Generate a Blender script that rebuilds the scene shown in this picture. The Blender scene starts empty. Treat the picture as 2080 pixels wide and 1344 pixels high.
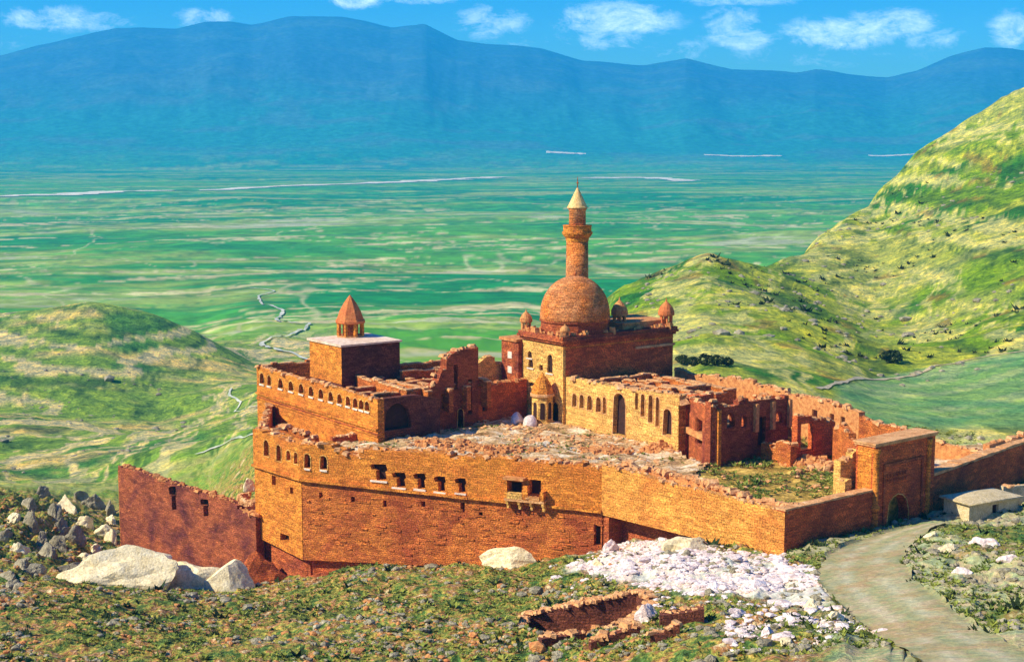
import bpy, bmesh, math, random
import numpy as np
from mathutils import Vector, Matrix
from mathutils.geometry import tessellate_polygon
random.seed(7); rng = np.random.RandomState(11)
S = bpy.context.scene; COL = S.collection
R = math.radians

# ------------------------------------------------------------------ camera
F = 3000.0; HZ = 290.0; CAMZ = 40.0; PITCH = math.atan((672 - HZ) / F)
cd = bpy.data.cameras.new('camera'); cam = bpy.data.objects.new('camera', cd); COL.objects.link(cam)
cd.sensor_width = 36; cd.lens = 36 * F / 2080; cd.clip_start = 1; cd.clip_end = 60000
cam.location = (0, 0, CAMZ); cam.rotation_euler = (math.pi / 2 - PITCH, 0, 0)
S.camera = cam
# ------------------------------------------------------------------ light
SUN_EL = R(38); SUN_H = Vector((-0.955, -0.297)).normalized()
S.view_settings.view_transform = 'Standard'; S.view_settings.look = 'None'
S.view_settings.gamma = 1; S.view_settings.use_curve_mapping = False
S.view_settings.exposure = 0.6
sl = bpy.data.lights.new('sun', 'SUN'); sl.energy = 4.6; sl.angle = R(0.5); sl.color = (1, .90, .70)
so = bpy.data.objects.new('sun', sl); COL.objects.link(so)
sd = Vector((SUN_H.x * math.cos(SUN_EL), SUN_H.y * math.cos(SUN_EL), math.sin(SUN_EL)))
so.rotation_euler = sd.to_track_quat('Z', 'Y').to_euler(); so.location = (-60, 40, 90)
S.cycles.volume_bounces = 2; S.cycles.max_bounces = 6
w = bpy.data.worlds.new('World'); S.world = w; w.use_nodes = True
nt = w.node_tree; nt.nodes.clear()
def N(nt, t, **k):
    n = nt.nodes.new(t)
    for a, v in k.items(): setattr(n, a, v)
    return n
def mathn(nt, op, a, b=None, clamp=False):
    n = N(nt, 'ShaderNodeMath', operation=op); n.use_clamp = clamp
    for i, v in enumerate((a, b)):
        if v is None: continue
        if isinstance(v, (int, float)): n.inputs[i].default_value = v
        else: nt.links.new(v, n.inputs[i])
    return n.outputs[0]
sky = N(nt, 'ShaderNodeTexSky', sky_type='NISHITA'); sky.sun_disc = False
sky.sun_elevation = SUN_EL; sky.sun_rotation = math.atan2(SUN_H.x, SUN_H.y) % (2 * math.pi)
sky.altitude = 1800; sky.air_density = 1.4; sky.dust_density = .2; sky.ozone_density = 2.5
hs = N(nt, 'ShaderNodeHueSaturation'); hs.inputs['Hue'].default_value = .515; hs.inputs['Saturation'].default_value = 2.1; hs.inputs['Value'].default_value = 1.1
nt.links.new(sky.outputs[0], hs.inputs['Color'])
tint = N(nt, 'ShaderNodeMix', data_type='RGBA', blend_type='MULTIPLY'); tint.inputs[0].default_value = 1; nt.links.new(hs.outputs[0], tint.inputs[6]); tint.inputs[7].default_value = (.42, .84, 1.12, 1)
tc = N(nt, 'ShaderNodeTexCoord'); sep = N(nt, 'ShaderNodeSeparateXYZ'); nt.links.new(tc.outputs['Generated'], sep.inputs[0])
az = mathn(nt, 'DIVIDE', sep.outputs[0], mathn(nt, 'MAXIMUM', sep.outputs[1], .05))
el = mathn(nt, 'DIVIDE', sep.outputs[2], mathn(nt, 'MAXIMUM', sep.outputs[1], .05))
mask = None
BL = [(1250, 45, 150, 42, 1), (1240, 85, 90, 30, .8), (1480, 55, 70, 45, .9), (1500, 85, 90, 30, .9), (1420, 105, 230, 22, .55),
      (1690, 75, 150, 40, 1), (1800, 55, 110, 38, 1), (1880, 80, 100, 30, .7), (1650, 120, 240, 24, .45), (2040, 65, 60, 42, 1),
      (110, 45, 120, 32, .9), (230, 50, 90, 24, .7), (50, 85, 90, 22, .5), (430, 42, 70, 26, .8), (725, 8, 70, 22, 1.1), (850, 6, 90, 16, .8),
      (1000, 50, 95, 42, .8), (1090, 90, 110, 20, .4), (1480, 8, 160, 16, .7), (1000, -60, 500, 30, .8), (1700, -90, 500, 40, .8), (2500, 40, 260, 60, .8), (-400, 30, 260, 60, .8)]
for (bx, by, rx, ry, st) in BL:
    dx = mathn(nt, 'DIVIDE', mathn(nt, 'SUBTRACT', az, (bx - 1040) / F), rx / F)
    dy = mathn(nt, 'DIVIDE', mathn(nt, 'SUBTRACT', el, (HZ - by) / F), ry / F)
    d2 = mathn(nt, 'ADD', mathn(nt, 'MULTIPLY', dx, dx), mathn(nt, 'MULTIPLY', dy, dy))
    m = mathn(nt, 'MULTIPLY', mathn(nt, 'SUBTRACT', 1.25, d2, True), st)
    mask = m if mask is None else mathn(nt, 'MAXIMUM', mask, m)
cmb = N(nt, 'ShaderNodeCombineXYZ'); nt.links.new(az, cmb.inputs[0]); nt.links.new(mathn(nt, 'MULTIPLY', el, 2.0), cmb.inputs[1])
cn = N(nt, 'ShaderNodeTexNoise'); cn.inputs['Scale'].default_value = 30; cn.inputs['Detail'].default_value = 12; cn.inputs['Roughness'].default_value = .78; cn.inputs['Distortion'].default_value = .35
nt.links.new(cmb.outputs[0], cn.inputs['Vector'])
cl = mathn(nt, 'MULTIPLY', mathn(nt, 'SUBTRACT', mathn(nt, 'ADD', cn.outputs[0], mathn(nt, 'MULTIPLY', mask, .24)), .60), 2.1, True)
cl = mathn(nt, 'MULTIPLY', cl, mask, True)
mx = N(nt, 'ShaderNodeMix', data_type='RGBA'); nt.links.new(cl, mx.inputs[0]); nt.links.new(tint.outputs[2], mx.inputs[6]); mx.inputs[7].default_value = (30, 32, 33, 1)
bg = N(nt, 'ShaderNodeBackground'); bg.inputs[1].default_value = 0.10; nt.links.new(mx.outputs[2], bg.inputs[0])
wo = N(nt, 'ShaderNodeOutputWorld'); nt.links.new(bg.outputs[0], wo.inputs[0])

# ------------------------------------------------------------------ view geometry helpers (photo pixel + height or depth -> world point)
cp, sp = math.cos(PITCH), math.sin(PITCH)
def ray(px, py):
    x, u = (px - 1040) / F, (672 - py) / F
    return Vector((x, cp + u * sp, -sp + u * cp))
def W(px, py, z):
    r = ray(px, py); t = (z - CAMZ) / r.z; return Vector((r.x * t, r.y * t, z))
def V2(px, py, z): p = W(px, py, z); return Vector((p.x, p.y))
def AT(px, py, D):
    r = ray(px, py); t = D / r.y; return Vector((r.x * t, D, CAMZ + r.z * t))
def on_wall(p0, p1, px, py):
    r = ray(px, py); d = (p1 - p0); L = d.length; d = d / L
    n = Vector((-d.y, d.x)); t = p0.dot(n) / (r.x * n.x + r.y * n.y)
    q = Vector((r.x * t, r.y * t)); return (q - p0).dot(d), CAMZ + r.z * t
# ------------------------------------------------------------------ numpy noise
_T = rng.rand(256, 256)
def vnoise(x, y):
    xi = np.floor(x).astype(int); yi = np.floor(y).astype(int); fx = x - xi; fy = y - yi
    fx = fx * fx * (3 - 2 * fx); fy = fy * fy * (3 - 2 * fy)
    a = _T[xi & 255, yi & 255]; b = _T[(xi + 1) & 255, yi & 255]; c = _T[xi & 255, (yi + 1) & 255]; d = _T[(xi + 1) & 255, (yi + 1) & 255]
    return (a * (1 - fx) + b * fx) * (1 - fy) + (c * (1 - fx) + d * fx) * fy
def fbm(x, y, o=4, g=.5):
    s = 0; a = 1; t = 0
    for i in range(o):
        s = s + a * vnoise(x * 2 ** i + 17.3 * i, y * 2 ** i + 9.1 * i); t += a; a *= g
    return s / t
def ridged(x, y, o=4):
    s = 0; a = 1; t = 0
    for i in range(o):
        s = s + a * (1 - np.abs(2 * vnoise(x * 2 ** i + 31.7 * i, y * 2 ** i + 3.3 * i) - 1)); t += a; a *= .5
    return s / t
def ss(x, a, b): t = np.clip((x - a) / (b - a), 0, 1); return t * t * (3 - 2 * t)
# ------------------------------------------------------------------ plan of the palace
P0 = V2(515, 945, -4); P1 = V2(610, 975, -4); P2 = V2(950, 1012, -4); P3 = V2(1222, 1040, -4); C0 = V2(1592, 1132, -4)
G0 = V2(1772, 1086, -4); G1 = V2(1894, 1054, -4)
M0 = Vector((7.6, 207.6)); U = Vector((-.593, .805)); Vd = Vector((.805, .593))
ML = M0 + U * 9.6; MR = M0 + Vd * 20.6
F1 = M0 - U * 23.7
GA = Vector((24.6, 180.0)); GB = GA + Vd * 13.9
BK0 = V2(1530, 780, 6); BK1 = V2(1745, 832, 6); BK2 = V2(1835, 866, 5)
WH = V2(833, 885, 0); WK = V2(1070, 847, 0)
HL = V2(521, 743, 6); HE = V2(767, 811, 6)
R0 = G1.copy(); R1 = V2(2080, 903, 1.2)
LW0 = V2(240, 950, -9); LW1 = Vector((P0.x + .4, P0.y - 1.5))

# ------------------------------------------------------------------ terrain
def zy(D, y): return CAMZ - (y - HZ) * D / 3000.0
SKY = [(-1500, 260), (-800, 220), (-200, 150), (0, 119), (100, 92), (200, 70), (250, 60), (300, 58), (370, 60), (430, 45), (480, 46), (520, 54), (600, 38), (700, 40), (740, 46), (800, 60), (865, 53), (930, 82), (980, 89), (1050, 94), (1100, 100), (1180, 124), (1240, 128), (1300, 134), (1345, 127), (1390, 119), (1430, 130), (1480, 143), (1560, 146), (1610, 150), (1650, 142), (1700, 150), (1790, 160), (1850, 146), (1920, 115), (1985, 99), (2040, 100), (2080, 108), (2300, 130), (3000, 180), (4000, 230)]
PL = -110
def tail(zb): return [(1200, ('z', zb)), (1900, ('z', PL)), (3500, ('z', PL)), (6000, ('z', PL)), (8800, ('z', PL))]
NEAR = lambda y: [(15, ('z', 33)), (45, ('z', 21)), (100, y)]
COLS = {
 -1500: NEAR(1500) + [(130, 1344), (185, 1160), (240, 1040), (300, 990), (400, 900), (520, 800), (680, 640), (850, 600)] + tail(-80),
 -400: NEAR(1500) + [(130, 1344), (185, 1160), (240, 1040), (300, 990), (400, 930), (520, 840), (600, 730), (680, 670), (850, 690)] + tail(-100),
 0: NEAR(1500) + [(130, 1344), (160, 1240), (185, 1165), (205, 1100), (240, 1030), (300, 985), (400, 930), (520, 850), (600, 728), (680, 630), (850, 665)] + tail(-108),
 180: NEAR(1500) + [(130, 1344), (160, 1245), (185, 1205), (205, 1160), (240, 1075), (300, 985), (400, 915), (520, 860), (600, 725), (680, 600), (850, ('z', -75))] + tail(-108),
 300: NEAR(1500) + [(130, 1344), (160, 1250), (185, 1215), (205, 1192), (222, 1140), (240, ('z', -25)), (300, 970), (400, 900), (520, 865), (600, 750), (680, 628), (850, ('z', -75))] + tail(-109),
 400: NEAR(1500) + [(130, 1344), (160, 1250), (185, 1218), (205, 1200), (222, 1150), (240, ('z', -24)), (300, 940), (400, 890), (520, 840), (600, 762), (680, 672), (850, ('z', -78))] + tail(-109),
 515: NEAR(1500) + [(130, 1340), (160, 1255), (185, 1222), (200, 1205), (220, ('z', -19)), (250, 905), (300, 890), (400, 860), (520, 800), (680, 742), (850, 700), (1200, 638)] + tail(-106)[1:],
 700: NEAR(1490) + [(130, 1335), (160, 1230), (176, 1185), (184, 1180), (192, 1176), (210, ('z', -17)), (300, ('z', -24)), (400, ('z', -40)), (520, ('z', -54)), (680, 745), (850, 692), (1200, 633)] + tail(-106)[1:],
 1050: NEAR(1490) + [(130, 1315), (160, 1205), (176, 1172), (184, 1165), (210, ('z', -12)), (300, ('z', -22)), (400, ('z', -38)), (520, ('z', -54)), (680, 750), (850, 700), (1200, 636)] + tail(-106)[1:],
 1180: NEAR(1450) + [(130, 1290), (160, 1175), (177, 1140), (210, ('z', -10)), (300, ('z', -18)), (400, ('z', -30)), (520, 650), (680, ('z', -75)), (850, ('z', -90))] + tail(-106),
 1250: NEAR(1430) + [(130, 1270), (160, 1158), (174, 1130), (210, ('z', -9)), (300, ('z', -14)), (400, 680), (520, 590), (680, ('z', -60)), (850, ('z', -85))] + tail(-106),
 1350: NEAR(1400) + [(130, 1245), (160, 1135), (168, 1115), (210, ('z', -6)), (300, 740), (400, 640), (520, 548), (680, ('z', -55)), (850, ('z', -80))] + tail(-106),
 1440: NEAR(1370) + [(130, 1220), (157, 1142), (163, 1122), (200, ('z', -4)), (240, 790), (300, 718), (400, 620), (520, 514), (680, ('z', -50)), (850, ('z', -80))] + tail(-106),
 1600: NEAR(1340) + [(130, 1215), (157, 1133), (200, ('z', -4)), (240, 810), (300, 735), (400, 640), (520, 570), (600, 525), (680, ('z', -35)), (850, ('z', -70))] + tail(-106),
 1660: NEAR(1335) + [(130, 1205), (160, 1115), (200, ('z', -4)), (240, 825), (300, 750), (400, 660), (520, 580), (620, 500), (680, 482), (850, ('z', -55))] + tail(-106),
 1720: NEAR(1330) + [(130, 1195), (162, 1100), (200, ('z', -5)), (240, 840), (300, 765), (400, 680), (520, 590), (620, 500), (720, 428), (850, ('z', -40))] + tail(-106),
 1780: NEAR(1325) + [(130, 1185), (166, 1087), (200, ('z', -5)), (240, 855), (300, 785), (400, 700), (520, 600), (680, 460), (780, 385), (900, ('z', -20))] + tail(-100),
 1860: NEAR(1310) + [(130, 1170), (169, 1068), (200, ('z', -5)), (240, 868), (300, 795), (400, 700), (520, 580), (680, 425), (820, 300), (950, ('z', 0))] + tail(-90),
 1950: NEAR(1300) + [(130, 1150), (172, 1048), (200, ('z', -5)), (240, 880), (300, 795), (400, 680), (520, 540), (680, 385), (850, 242), (1000, ('z', 20))] + tail(-80),
 2080: NEAR(1290) + [(130, 1140), (176, 1028), (200, ('z', -4)), (240, 885), (300, 780), (400, 640), (520, 490), (680, 330), (850, 168), (1000, ('z', 50))] + tail(-70),
 2500: NEAR(1280) + [(130, 1120), (176, 1010), (240, 885), (300, 740), (400, 580), (520, 400), (680, 200), (850, 20), (1000, ('z', 110))] + tail(-40),
 4000: NEAR(1250) + [(130, 1100), (176, 980), (240, 860), (300, 700), (400, 500), (520, 300), (680, 100), (850, -80), (1000, ('z', 150))] + tail(0),
}
NU = 640; NP = 700
Ug = np.linspace(math.log(15), math.log(15500), NU); Pg = np.linspace(-1500, 4000, NP)
cx_ = sorted(COLS); tab = np.zeros((len(cx_), NU))
for i, c in enumerate(cx_):
    ds, zs = [], []
    for D, v in COLS[c]:
        ds.append(math.log(D)); zs.append(v[1] if isinstance(v, tuple) else zy(D, v))
    ysky = float(np.interp(c, *zip(*SKY)))
    tab[i] = np.interp(Ug, ds, zs)
grid = np.zeros((NP, NU))
for j in range(NU): grid[:, j] = np.interp(Pg, cx_, tab[:, j])
def blur(a, ax, k):
    ker = np.hanning(2 * k + 3)[1:-1]; ker /= ker.sum()
    pad = [(0, 0), (0, 0)]; pad[ax] = (k, k); b = np.pad(a, pad, mode='edge')
    return np.apply_along_axis(lambda v: np.convolve(v, ker, mode='valid'), ax, b)
grid = blur(grid, 0, 3); grid = blur(grid, 1, 2)
skyrow = np.interp(Pg, *zip(*SKY)); Dg = np.exp(Ug)
for j in range(NU):                         # far range: foot at 8.8 km, crest at 13 km
    D = Dg[j]
    if D > 8300:
        crest = CAMZ + (HZ - skyrow) * 13000 / 3000.0
        t = min(1, max(0, (D - 8300) / (13000 - 8300)))
        grid[:, j] = PL + (crest - PL) * (t ** 1.25) if D < 13000 else crest - (D - 13000) * .35
PAL = [P0, P1, P2, P3, C0, G0, G1, Vector((58, 183)), BK2, BK1, BK0, MR, Vector((12, 226)), ML, WK, Vector((-20, 222)), HL]
def inpoly(x, y, poly, grow=0):
    r = np.zeros(x.shape, bool); n = len(poly); j = n - 1
    for i in range(n):
        xi, yi, xj, yj = poly[i].x, poly[i].y, poly[j].x, poly[j].y
        r ^= ((yi > y) != (yj > y)) & (x < (xj - xi) * (y - yi) / (yj - yi + 1e-9) + xi); j = i
    return r
# road centre line (photo pixels, read on the ground), half width in metres
def base_h(x, y):
    D = np.clip(y, 15.5, 15400); px = 1040 + F * x / D
    u = (np.log(D) - Ug[0]) / (Ug[1] - Ug[0]); p = (np.clip(px, -1499, 3999) - Pg[0]) / (Pg[1] - Pg[0])
    ui = np.clip(np.floor(u).astype(int), 0, NU - 2); pi = np.clip(np.floor(p).astype(int), 0, NP - 2); fu = u - ui; fp = p - pi
    return (grid[pi, ui] * (1 - fp) + grid[pi + 1, ui] * fp) * (1 - fu) + (grid[pi, ui + 1] * (1 - fp) + grid[pi + 1, ui + 1] * fp) * fu
def hit(px, py, h=None):
    """where the sight line meets the ground"""
    r = ray(px, py); D = np.exp(np.linspace(math.log(70), math.log(9000), 2500)); t = D / r.y
    z = CAMZ + r.z * t; g = (h or base_h)(r.x * t, D); k = np.argmax(z < g) if (z < g).any() else -1
    return Vector((float(r.x * t[k]), float(D[k]), float(g[k])))
ROADPX = [(1905, 1062, 1.5), (1850, 1078, 2.2), (1800, 1100, 3.0), (1760, 1125, 3.6), (1745, 1155, 3.4), (1765, 1190, 3.2), (1815, 1230, 3.0), (1870, 1270, 2.9), (1940, 1310, 2.9), (2030, 1360, 2.9), (2160, 1430, 2.9)]
def resample(pts, n):
    a = np.array(pts, float); s = np.r_[0, np.cumsum(np.hypot(*(a[1:, :2] - a[:-1, :2]).T))]; t = np.linspace(0, s[-1], n)
    o = np.stack([np.interp(t, s, a[:, i]) for i in range(a.shape[1])], 1)
    for _ in range(max(2, n // 40)): o[1:-1] = (o[:-2] + 2 * o[1:-1] + o[2:]) / 4
    return o
def tow(pts): return [(lambda q: (q.x, q.y, r))(hit(a, b)) for a, b, r in pts]
ROAD = resample(tow(ROADPX), 120)
def dist_line(x, y, line):
    best = np.full(x.shape, 1e9); 
    for q in line: best = np.minimum(best, np.hypot(x - q[0], y - q[1]) - q[2])
    return best
def PXP(l): return [(lambda q: Vector((q.x, q.y)))(hit(a, b)) for a, b in l]
PIT1 = PXP([(1045, 1285), (1068, 1252), (1300, 1205), (1328, 1222), (1300, 1248), (1190, 1300)])
PIT1 = PIT1
def height(x, y):
    x = np.asarray(x, float); y = np.asarray(y, float); z = base_h(x, y)
    near = 1 - np.where(x / np.maximum(y, 15) > .12, ss(y, 212, 245), ss(y, 260, 330)); mid = ss(y, 230, 330) * (1 - ss(y, 1000, 1500)); farm = ss(y, 8600, 10500)
    n = (fbm(x / 14, y / 14, 3) - .5) * 2.0 + (ridged(x / 5, y / 4, 4) - .6) * 2.2 + (fbm(x / 1.5, y / 1.3, 3) - .5) * 1.1
    crag = ss(1040 + F * x / np.maximum(y, 20), 300, 100) * ss(y, 175, 195) * (1 - ss(y, 250, 270))
    n = n * .8 + crag * (ridged(x / 3.2 + 5, y / 7, 4) - .55) * 3.4
    smooth = np.clip(dist_line(x.ravel(), y.ravel(), ROAD[::3]).reshape(x.shape) / 3.0, 0, 1) if (x.size < 4 or True) else 1
    pd = 1.0
    z = z + n * near * smooth * .9
    m = (ridged(x / 90 + y / 260, y / 130 - x / 300, 5) - .6) * 8 + (fbm(x / 24, y / 20, 4) - .5) * 3.5 + (ridged((x + .7 * y) / 40, (y - .6 * x) / 130, 4) - .6) * 4
    m = m * (1 - .85 * (1 - ss(y, 300, 380)) * ss(x / y, .21, .26))
    z = z + m * mid * (1 - .75 * np.exp(-((y - 670) / 110) ** 2) * (x < 0))
    z = z + (fbm(x / 600, y / 300, 5) - .5) * 36 * ss(y, 900, 1800) * (1 - farm) * (1 - .6 * ss(y, 3000, 6000))
    z = z + ((ridged(x / 1400, y / 1700, 5) - .62) * 190 + (fbm(x / 200, y / 260, 4) - .5) * 50) * farm * (1 - .8 * np.exp(-((y - 13000) / 900) ** 2))
    ip = inpoly(x, y, PAL); z = np.where(ip, np.minimum(z, -7), z)
    z = np.where(inpoly(x, y, PIT1), z - 3.2, z)
    rd = dist_line(x.ravel(), y.ravel(), ROAD[::2]).reshape(x.shape)
    z = np.where(rd < .6, z - .25, z)
    return z
def hz(x, y): return float(height(np.array([x]), np.array([y]))[0])

# ------------------------------------------------------------------ materials
def mat(name): 
    m = bpy.data.materials.new(name); m.use_nodes = True; m.node_tree.nodes['Principled BSDF'].inputs['Roughness'].default_value = .92
    m.node_tree.nodes['Principled BSDF'].inputs['Specular IOR Level'].default_value = .15; return m
def noise(nt, vec, sc, det=4, ro=.55, dist=0):
    n = N(nt, 'ShaderNodeTexNoise'); n.inputs['Scale'].default_value = sc; n.inputs['Detail'].default_value = det
    n.inputs['Roughness'].default_value = ro; n.inputs['Distortion'].default_value = dist
    nt.links.new(vec, n.inputs['Vector']); return n.outputs[0]
def ramp(nt, f, stops):
    r = N(nt, 'ShaderNodeValToRGB'); e = r.color_ramp.elements
    while len(e) < len(stops): e.new(.5)
    for q, (p, c) in zip(e, stops): q.position = p; q.color = (*c, 1) if len(c) == 3 else c
    nt.links.new(f, r.inputs[0]); return r.outputs[0]
def mixc(nt, f, a, b, mode='MIX'):
    m = N(nt, 'ShaderNodeMix', data_type='RGBA', blend_type=mode)
    for i, v in ((0, f), (6, a), (7, b)):
        if isinstance(v, (int, float)): m.inputs[i].default_value = v
        elif isinstance(v, tuple): m.inputs[i].default_value = (*v, 1)
        else: nt.links.new(v, m.inputs[i])
    return m.outputs[2]
def g3(v): return (v, v, v)
def bump(nt, h, st, dist):
    b = N(nt, 'ShaderNodeBump'); b.inputs['Strength'].default_value = st; b.inputs['Distance'].default_value = dist
    nt.links.new(h, b.inputs['Height']); nt.links.new(b.outputs[0], nt.nodes['Principled BSDF'].inputs['Normal'])
def stone(name, lo, hi, mortar, bw=.75, bh=.32, stain=(.25, .08, .03), stf=.5, worn=0):
    m = mat(name); nt = m.node_tree; t = N(nt, 'ShaderNodeTexCoord'); s = N(nt, 'ShaderNodeSeparateXYZ'); nt.links.new(t.outputs['Object'], s.inputs[0])
    c = N(nt, 'ShaderNodeCombineXYZ'); nt.links.new(mathn(nt, 'ADD', s.outputs[0], mathn(nt, 'MULTIPLY', s.outputs[1], .83)), c.inputs[0]); nt.links.new(s.outputs[2], c.inputs[1])
    wn = N(nt, 'ShaderNodeTexNoise'); wn.inputs['Scale'].default_value = .9; nt.links.new(t.outputs['Object'], wn.inputs['Vector'])
    va = N(nt, 'ShaderNodeVectorMath', operation='MULTIPLY_ADD'); nt.links.new(wn.outputs['Color'], va.inputs[0]); va.inputs[1].default_value = (.9, .5, 0); nt.links.new(c.outputs[0], va.inputs[2])
    b = N(nt, 'ShaderNodeTexBrick'); nt.links.new(va.outputs[0], b.inputs['Vector']); b.inputs['Scale'].default_value = 1
    b.inputs['Brick Width'].default_value = bw; b.inputs['Row Height'].default_value = bh; b.inputs['Mortar Size'].default_value = .03; b.inputs['Mortar Smooth'].default_value = .8
    b.inputs['Color1'].default_value = (*lo, 1); b.inputs['Color2'].default_value = (*hi, 1); b.inputs['Mortar'].default_value = (*mortar, 1); b.inputs['Bias'].default_value = 0
    avg = tuple((p_ + q_) / 2 for p_, q_ in zip(lo, hi)); bcol = mixc(nt, .55, b.outputs[0], avg)
    P = t.outputs['Object']
    big = noise(nt, P, .22, 6, .62, .6)
    mp = N(nt, 'ShaderNodeMapping'); mp.inputs['Scale'].default_value = (.35, .35, 1.6); nt.links.new(P, mp.inputs[0])
    streak = noise(nt, mp.outputs[0], 1.1, 5, .65)
    col = mixc(nt, ramp(nt, big, [(.42, g3(0)), (.66, g3(stf))]), bcol, stain)
    blk = N(nt, 'ShaderNodeTexVoronoi'); blk.inputs['Scale'].default_value = 1; mv = N(nt, 'ShaderNodeMapping'); mv.inputs['Scale'].default_value = (1.1, 1.1, 2.6); nt.links.new(P, mv.inputs[0]); nt.links.new(mv.outputs[0], blk.inputs['Vector'])
    bs_ = N(nt, 'ShaderNodeSeparateColor'); nt.links.new(blk.outputs['Color'], bs_.inputs[0])
    col = mixc(nt, .8, col, ramp(nt, bs_.outputs[0], [(0, g3(.68)), (.5, g3(1.0)), (1, g3(1.35))]), 'MULTIPLY')
    col = mixc(nt, .85, col, ramp(nt, streak, [(.3, g3(.7)), (.5, g3(1.0)), (.72, g3(1.3))]), 'MULTIPLY')
    fine = noise(nt, P, 5.5, 3, .7)
    col = mixc(nt, .9, col, ramp(nt, fine, [(.36, g3(.42)), (.5, g3(1)), (.64, g3(1.6))]), 'MULTIPLY')
    sp2 = noise(nt, P, 2.7, 3, .75)
    col = mixc(nt, ramp(nt, sp2, [(.52, g3(0)), (.64, g3(.55))]), col, tuple(q * .62 for q in (lo[0] * .95, lo[1] * .6, lo[2] * .9)))
    if worn:
        col = mixc(nt, ramp(nt, noise(nt, P, 1.3, 5, .7), [(.5, g3(0)), (.62, g3(worn))]), col, (.75, .6, .42))
    nt.links.new(col, nt.nodes['Principled BSDF'].inputs['Base Color'])
    hh = mathn(nt, 'ADD', mathn(nt, 'MULTIPLY', b.outputs['Fac'], -.5), mathn(nt, 'ADD', fine, mathn(nt, 'MULTIPLY', streak, .8)))
    bump(nt, hh, .9, .22); return m
def plain(name, a, b, sc=1.5, c=None, bs=.8, bd=.15):
    m = mat(name); nt = m.node_tree; t = N(nt, 'ShaderNodeTexCoord'); P = t.outputs['Object']; f = noise(nt, P, sc, 7, .68, .3)
    st = [(.32, a), (.62, b)]
    if c: st.append((.75, c))
    col = ramp(nt, f, st); g = noise(nt, P, sc * 5, 3, .7)
    col = mixc(nt, .8, col, ramp(nt, g, [(.3, g3(.6)), (.7, g3(1.4))]), 'MULTIPLY')
    nt.links.new(col, nt.nodes['Principled BSDF'].inputs['Base Color']); bump(nt, mathn(nt, 'ADD', f, g), bs, bd); return m
M = dict(
 orange=stone('orange ashlar', (.74, .23, .03), (.92, .38, .05), (.60, .15, .022), stain=(.55, .12, .025)),
 rough=stone('rough orange masonry', (.52, .125, .028), (.90, .31, .055), (.38, .08, .02), .6, .26, (.40, .08, .03), .85),
 red=stone('red weathered masonry', (.48, .095, .03), (.72, .22, .055), (.34, .06, .025), .6, .26, (.20, .04, .03), .9),
 pale=stone('pale yellow ashlar', (.86, .46, .09), (.97, .62, .17), (.74, .30, .05), .9, .38, (.6, .25, .07), .5),
 shade=stone('red ashlar in painted shade', (.70, .13, .03), (.88, .22, .05), (.55, .09, .025), .8, .32, (.2, .05, .03), .6),  # for faces turned from the sun; the shade's red tone is in the colour
 dome=stone('terracotta dome courses', (.70, .19, .035), (.80, .27, .05), (.60, .14, .03), .8, .33, (.62, .40, .20), .5),
 cone=plain('terracotta cone stone', (.55, .13, .04), (.72, .24, .07), 1.2),
 cap=plain('pale cone stone', (.78, .42, .12), (.90, .62, .26), 1.2),
 coping=plain('pale broken coping stone', (.50, .20, .06), (.80, .44, .18), .8, (.93, .76, .50)),
 lumps=plain('orange broken stone', (.45, .13, .04), (.78, .38, .12), 1.6),
 floor=plain('dusty pale roof floor', (.66, .42, .25), (.90, .70, .50), .35, (.93, .82, .66)),
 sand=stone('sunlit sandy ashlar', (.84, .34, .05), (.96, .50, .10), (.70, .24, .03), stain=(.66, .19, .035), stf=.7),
 shade_dark=stone('red ashlar in deep painted shade', (.36, .075, .03), (.52, .14, .04), (.26, .05, .02), stain=(.14, .035, .025), stf=.7),  # darker copy for shaded walls, shadow painted into the stone colour
 deep=stone('maroon stone in painted shade', (.16, .045, .025), (.34, .11, .05), (.09, .03, .02), .6, .3, (.08, .03, .025), .8),  # maroon stone darkened further to paint the shade on it
 outwork=stone('mottled maroon masonry', (.34, .075, .035), (.62, .19, .06), (.22, .05, .03), .6, .26, (.13, .035, .035), 1.0),
 dark=plain('painted recess shade', (.035, .018, .015), (.07, .03, .02), 1.5),  # stands in for the shade inside openings, painted near black
 whitest=plain('white plaster sill', (.8, .62, .44), (.94, .80, .62), 2),
 boulder=plain('pale cream boulder rock', (.74, .58, .28), (.93, .80, .48), .8, (.96, .90, .66), .6, .2),
 rock=plain('grey lichen rock', (.22, .18, .10), (.50, .44, .27), .9, (.82, .76, .54), 1, .3),
 scree=plain('white scree stones', (.60, .42, .34), (.93, .82, .72), .9, (.97, .93, .86)),
 bush=plain('dark shrub leaves', (.010, .022, .008), (.05, .08, .02), 2.5),
 grass=plain('scrub grass', (.05, .12, .02), (.30, .32, .05), .3, (.62, .46, .12)),
 hut=plain('whitewashed mud', (.50, .38, .17), (.74, .60, .34), 1.2),
 road=plain('dusty track', (.22, .24, .10), (.33, .33, .15), .45, (.44, .38, .20), .5, .1),
 stream=plain('pale stream bed', (.36, .42, .26), (.72, .68, .5), .05),
 farroad=plain('pale distant track', (.90, .72, .40), (.97, .88, .6), .01),
)
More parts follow.
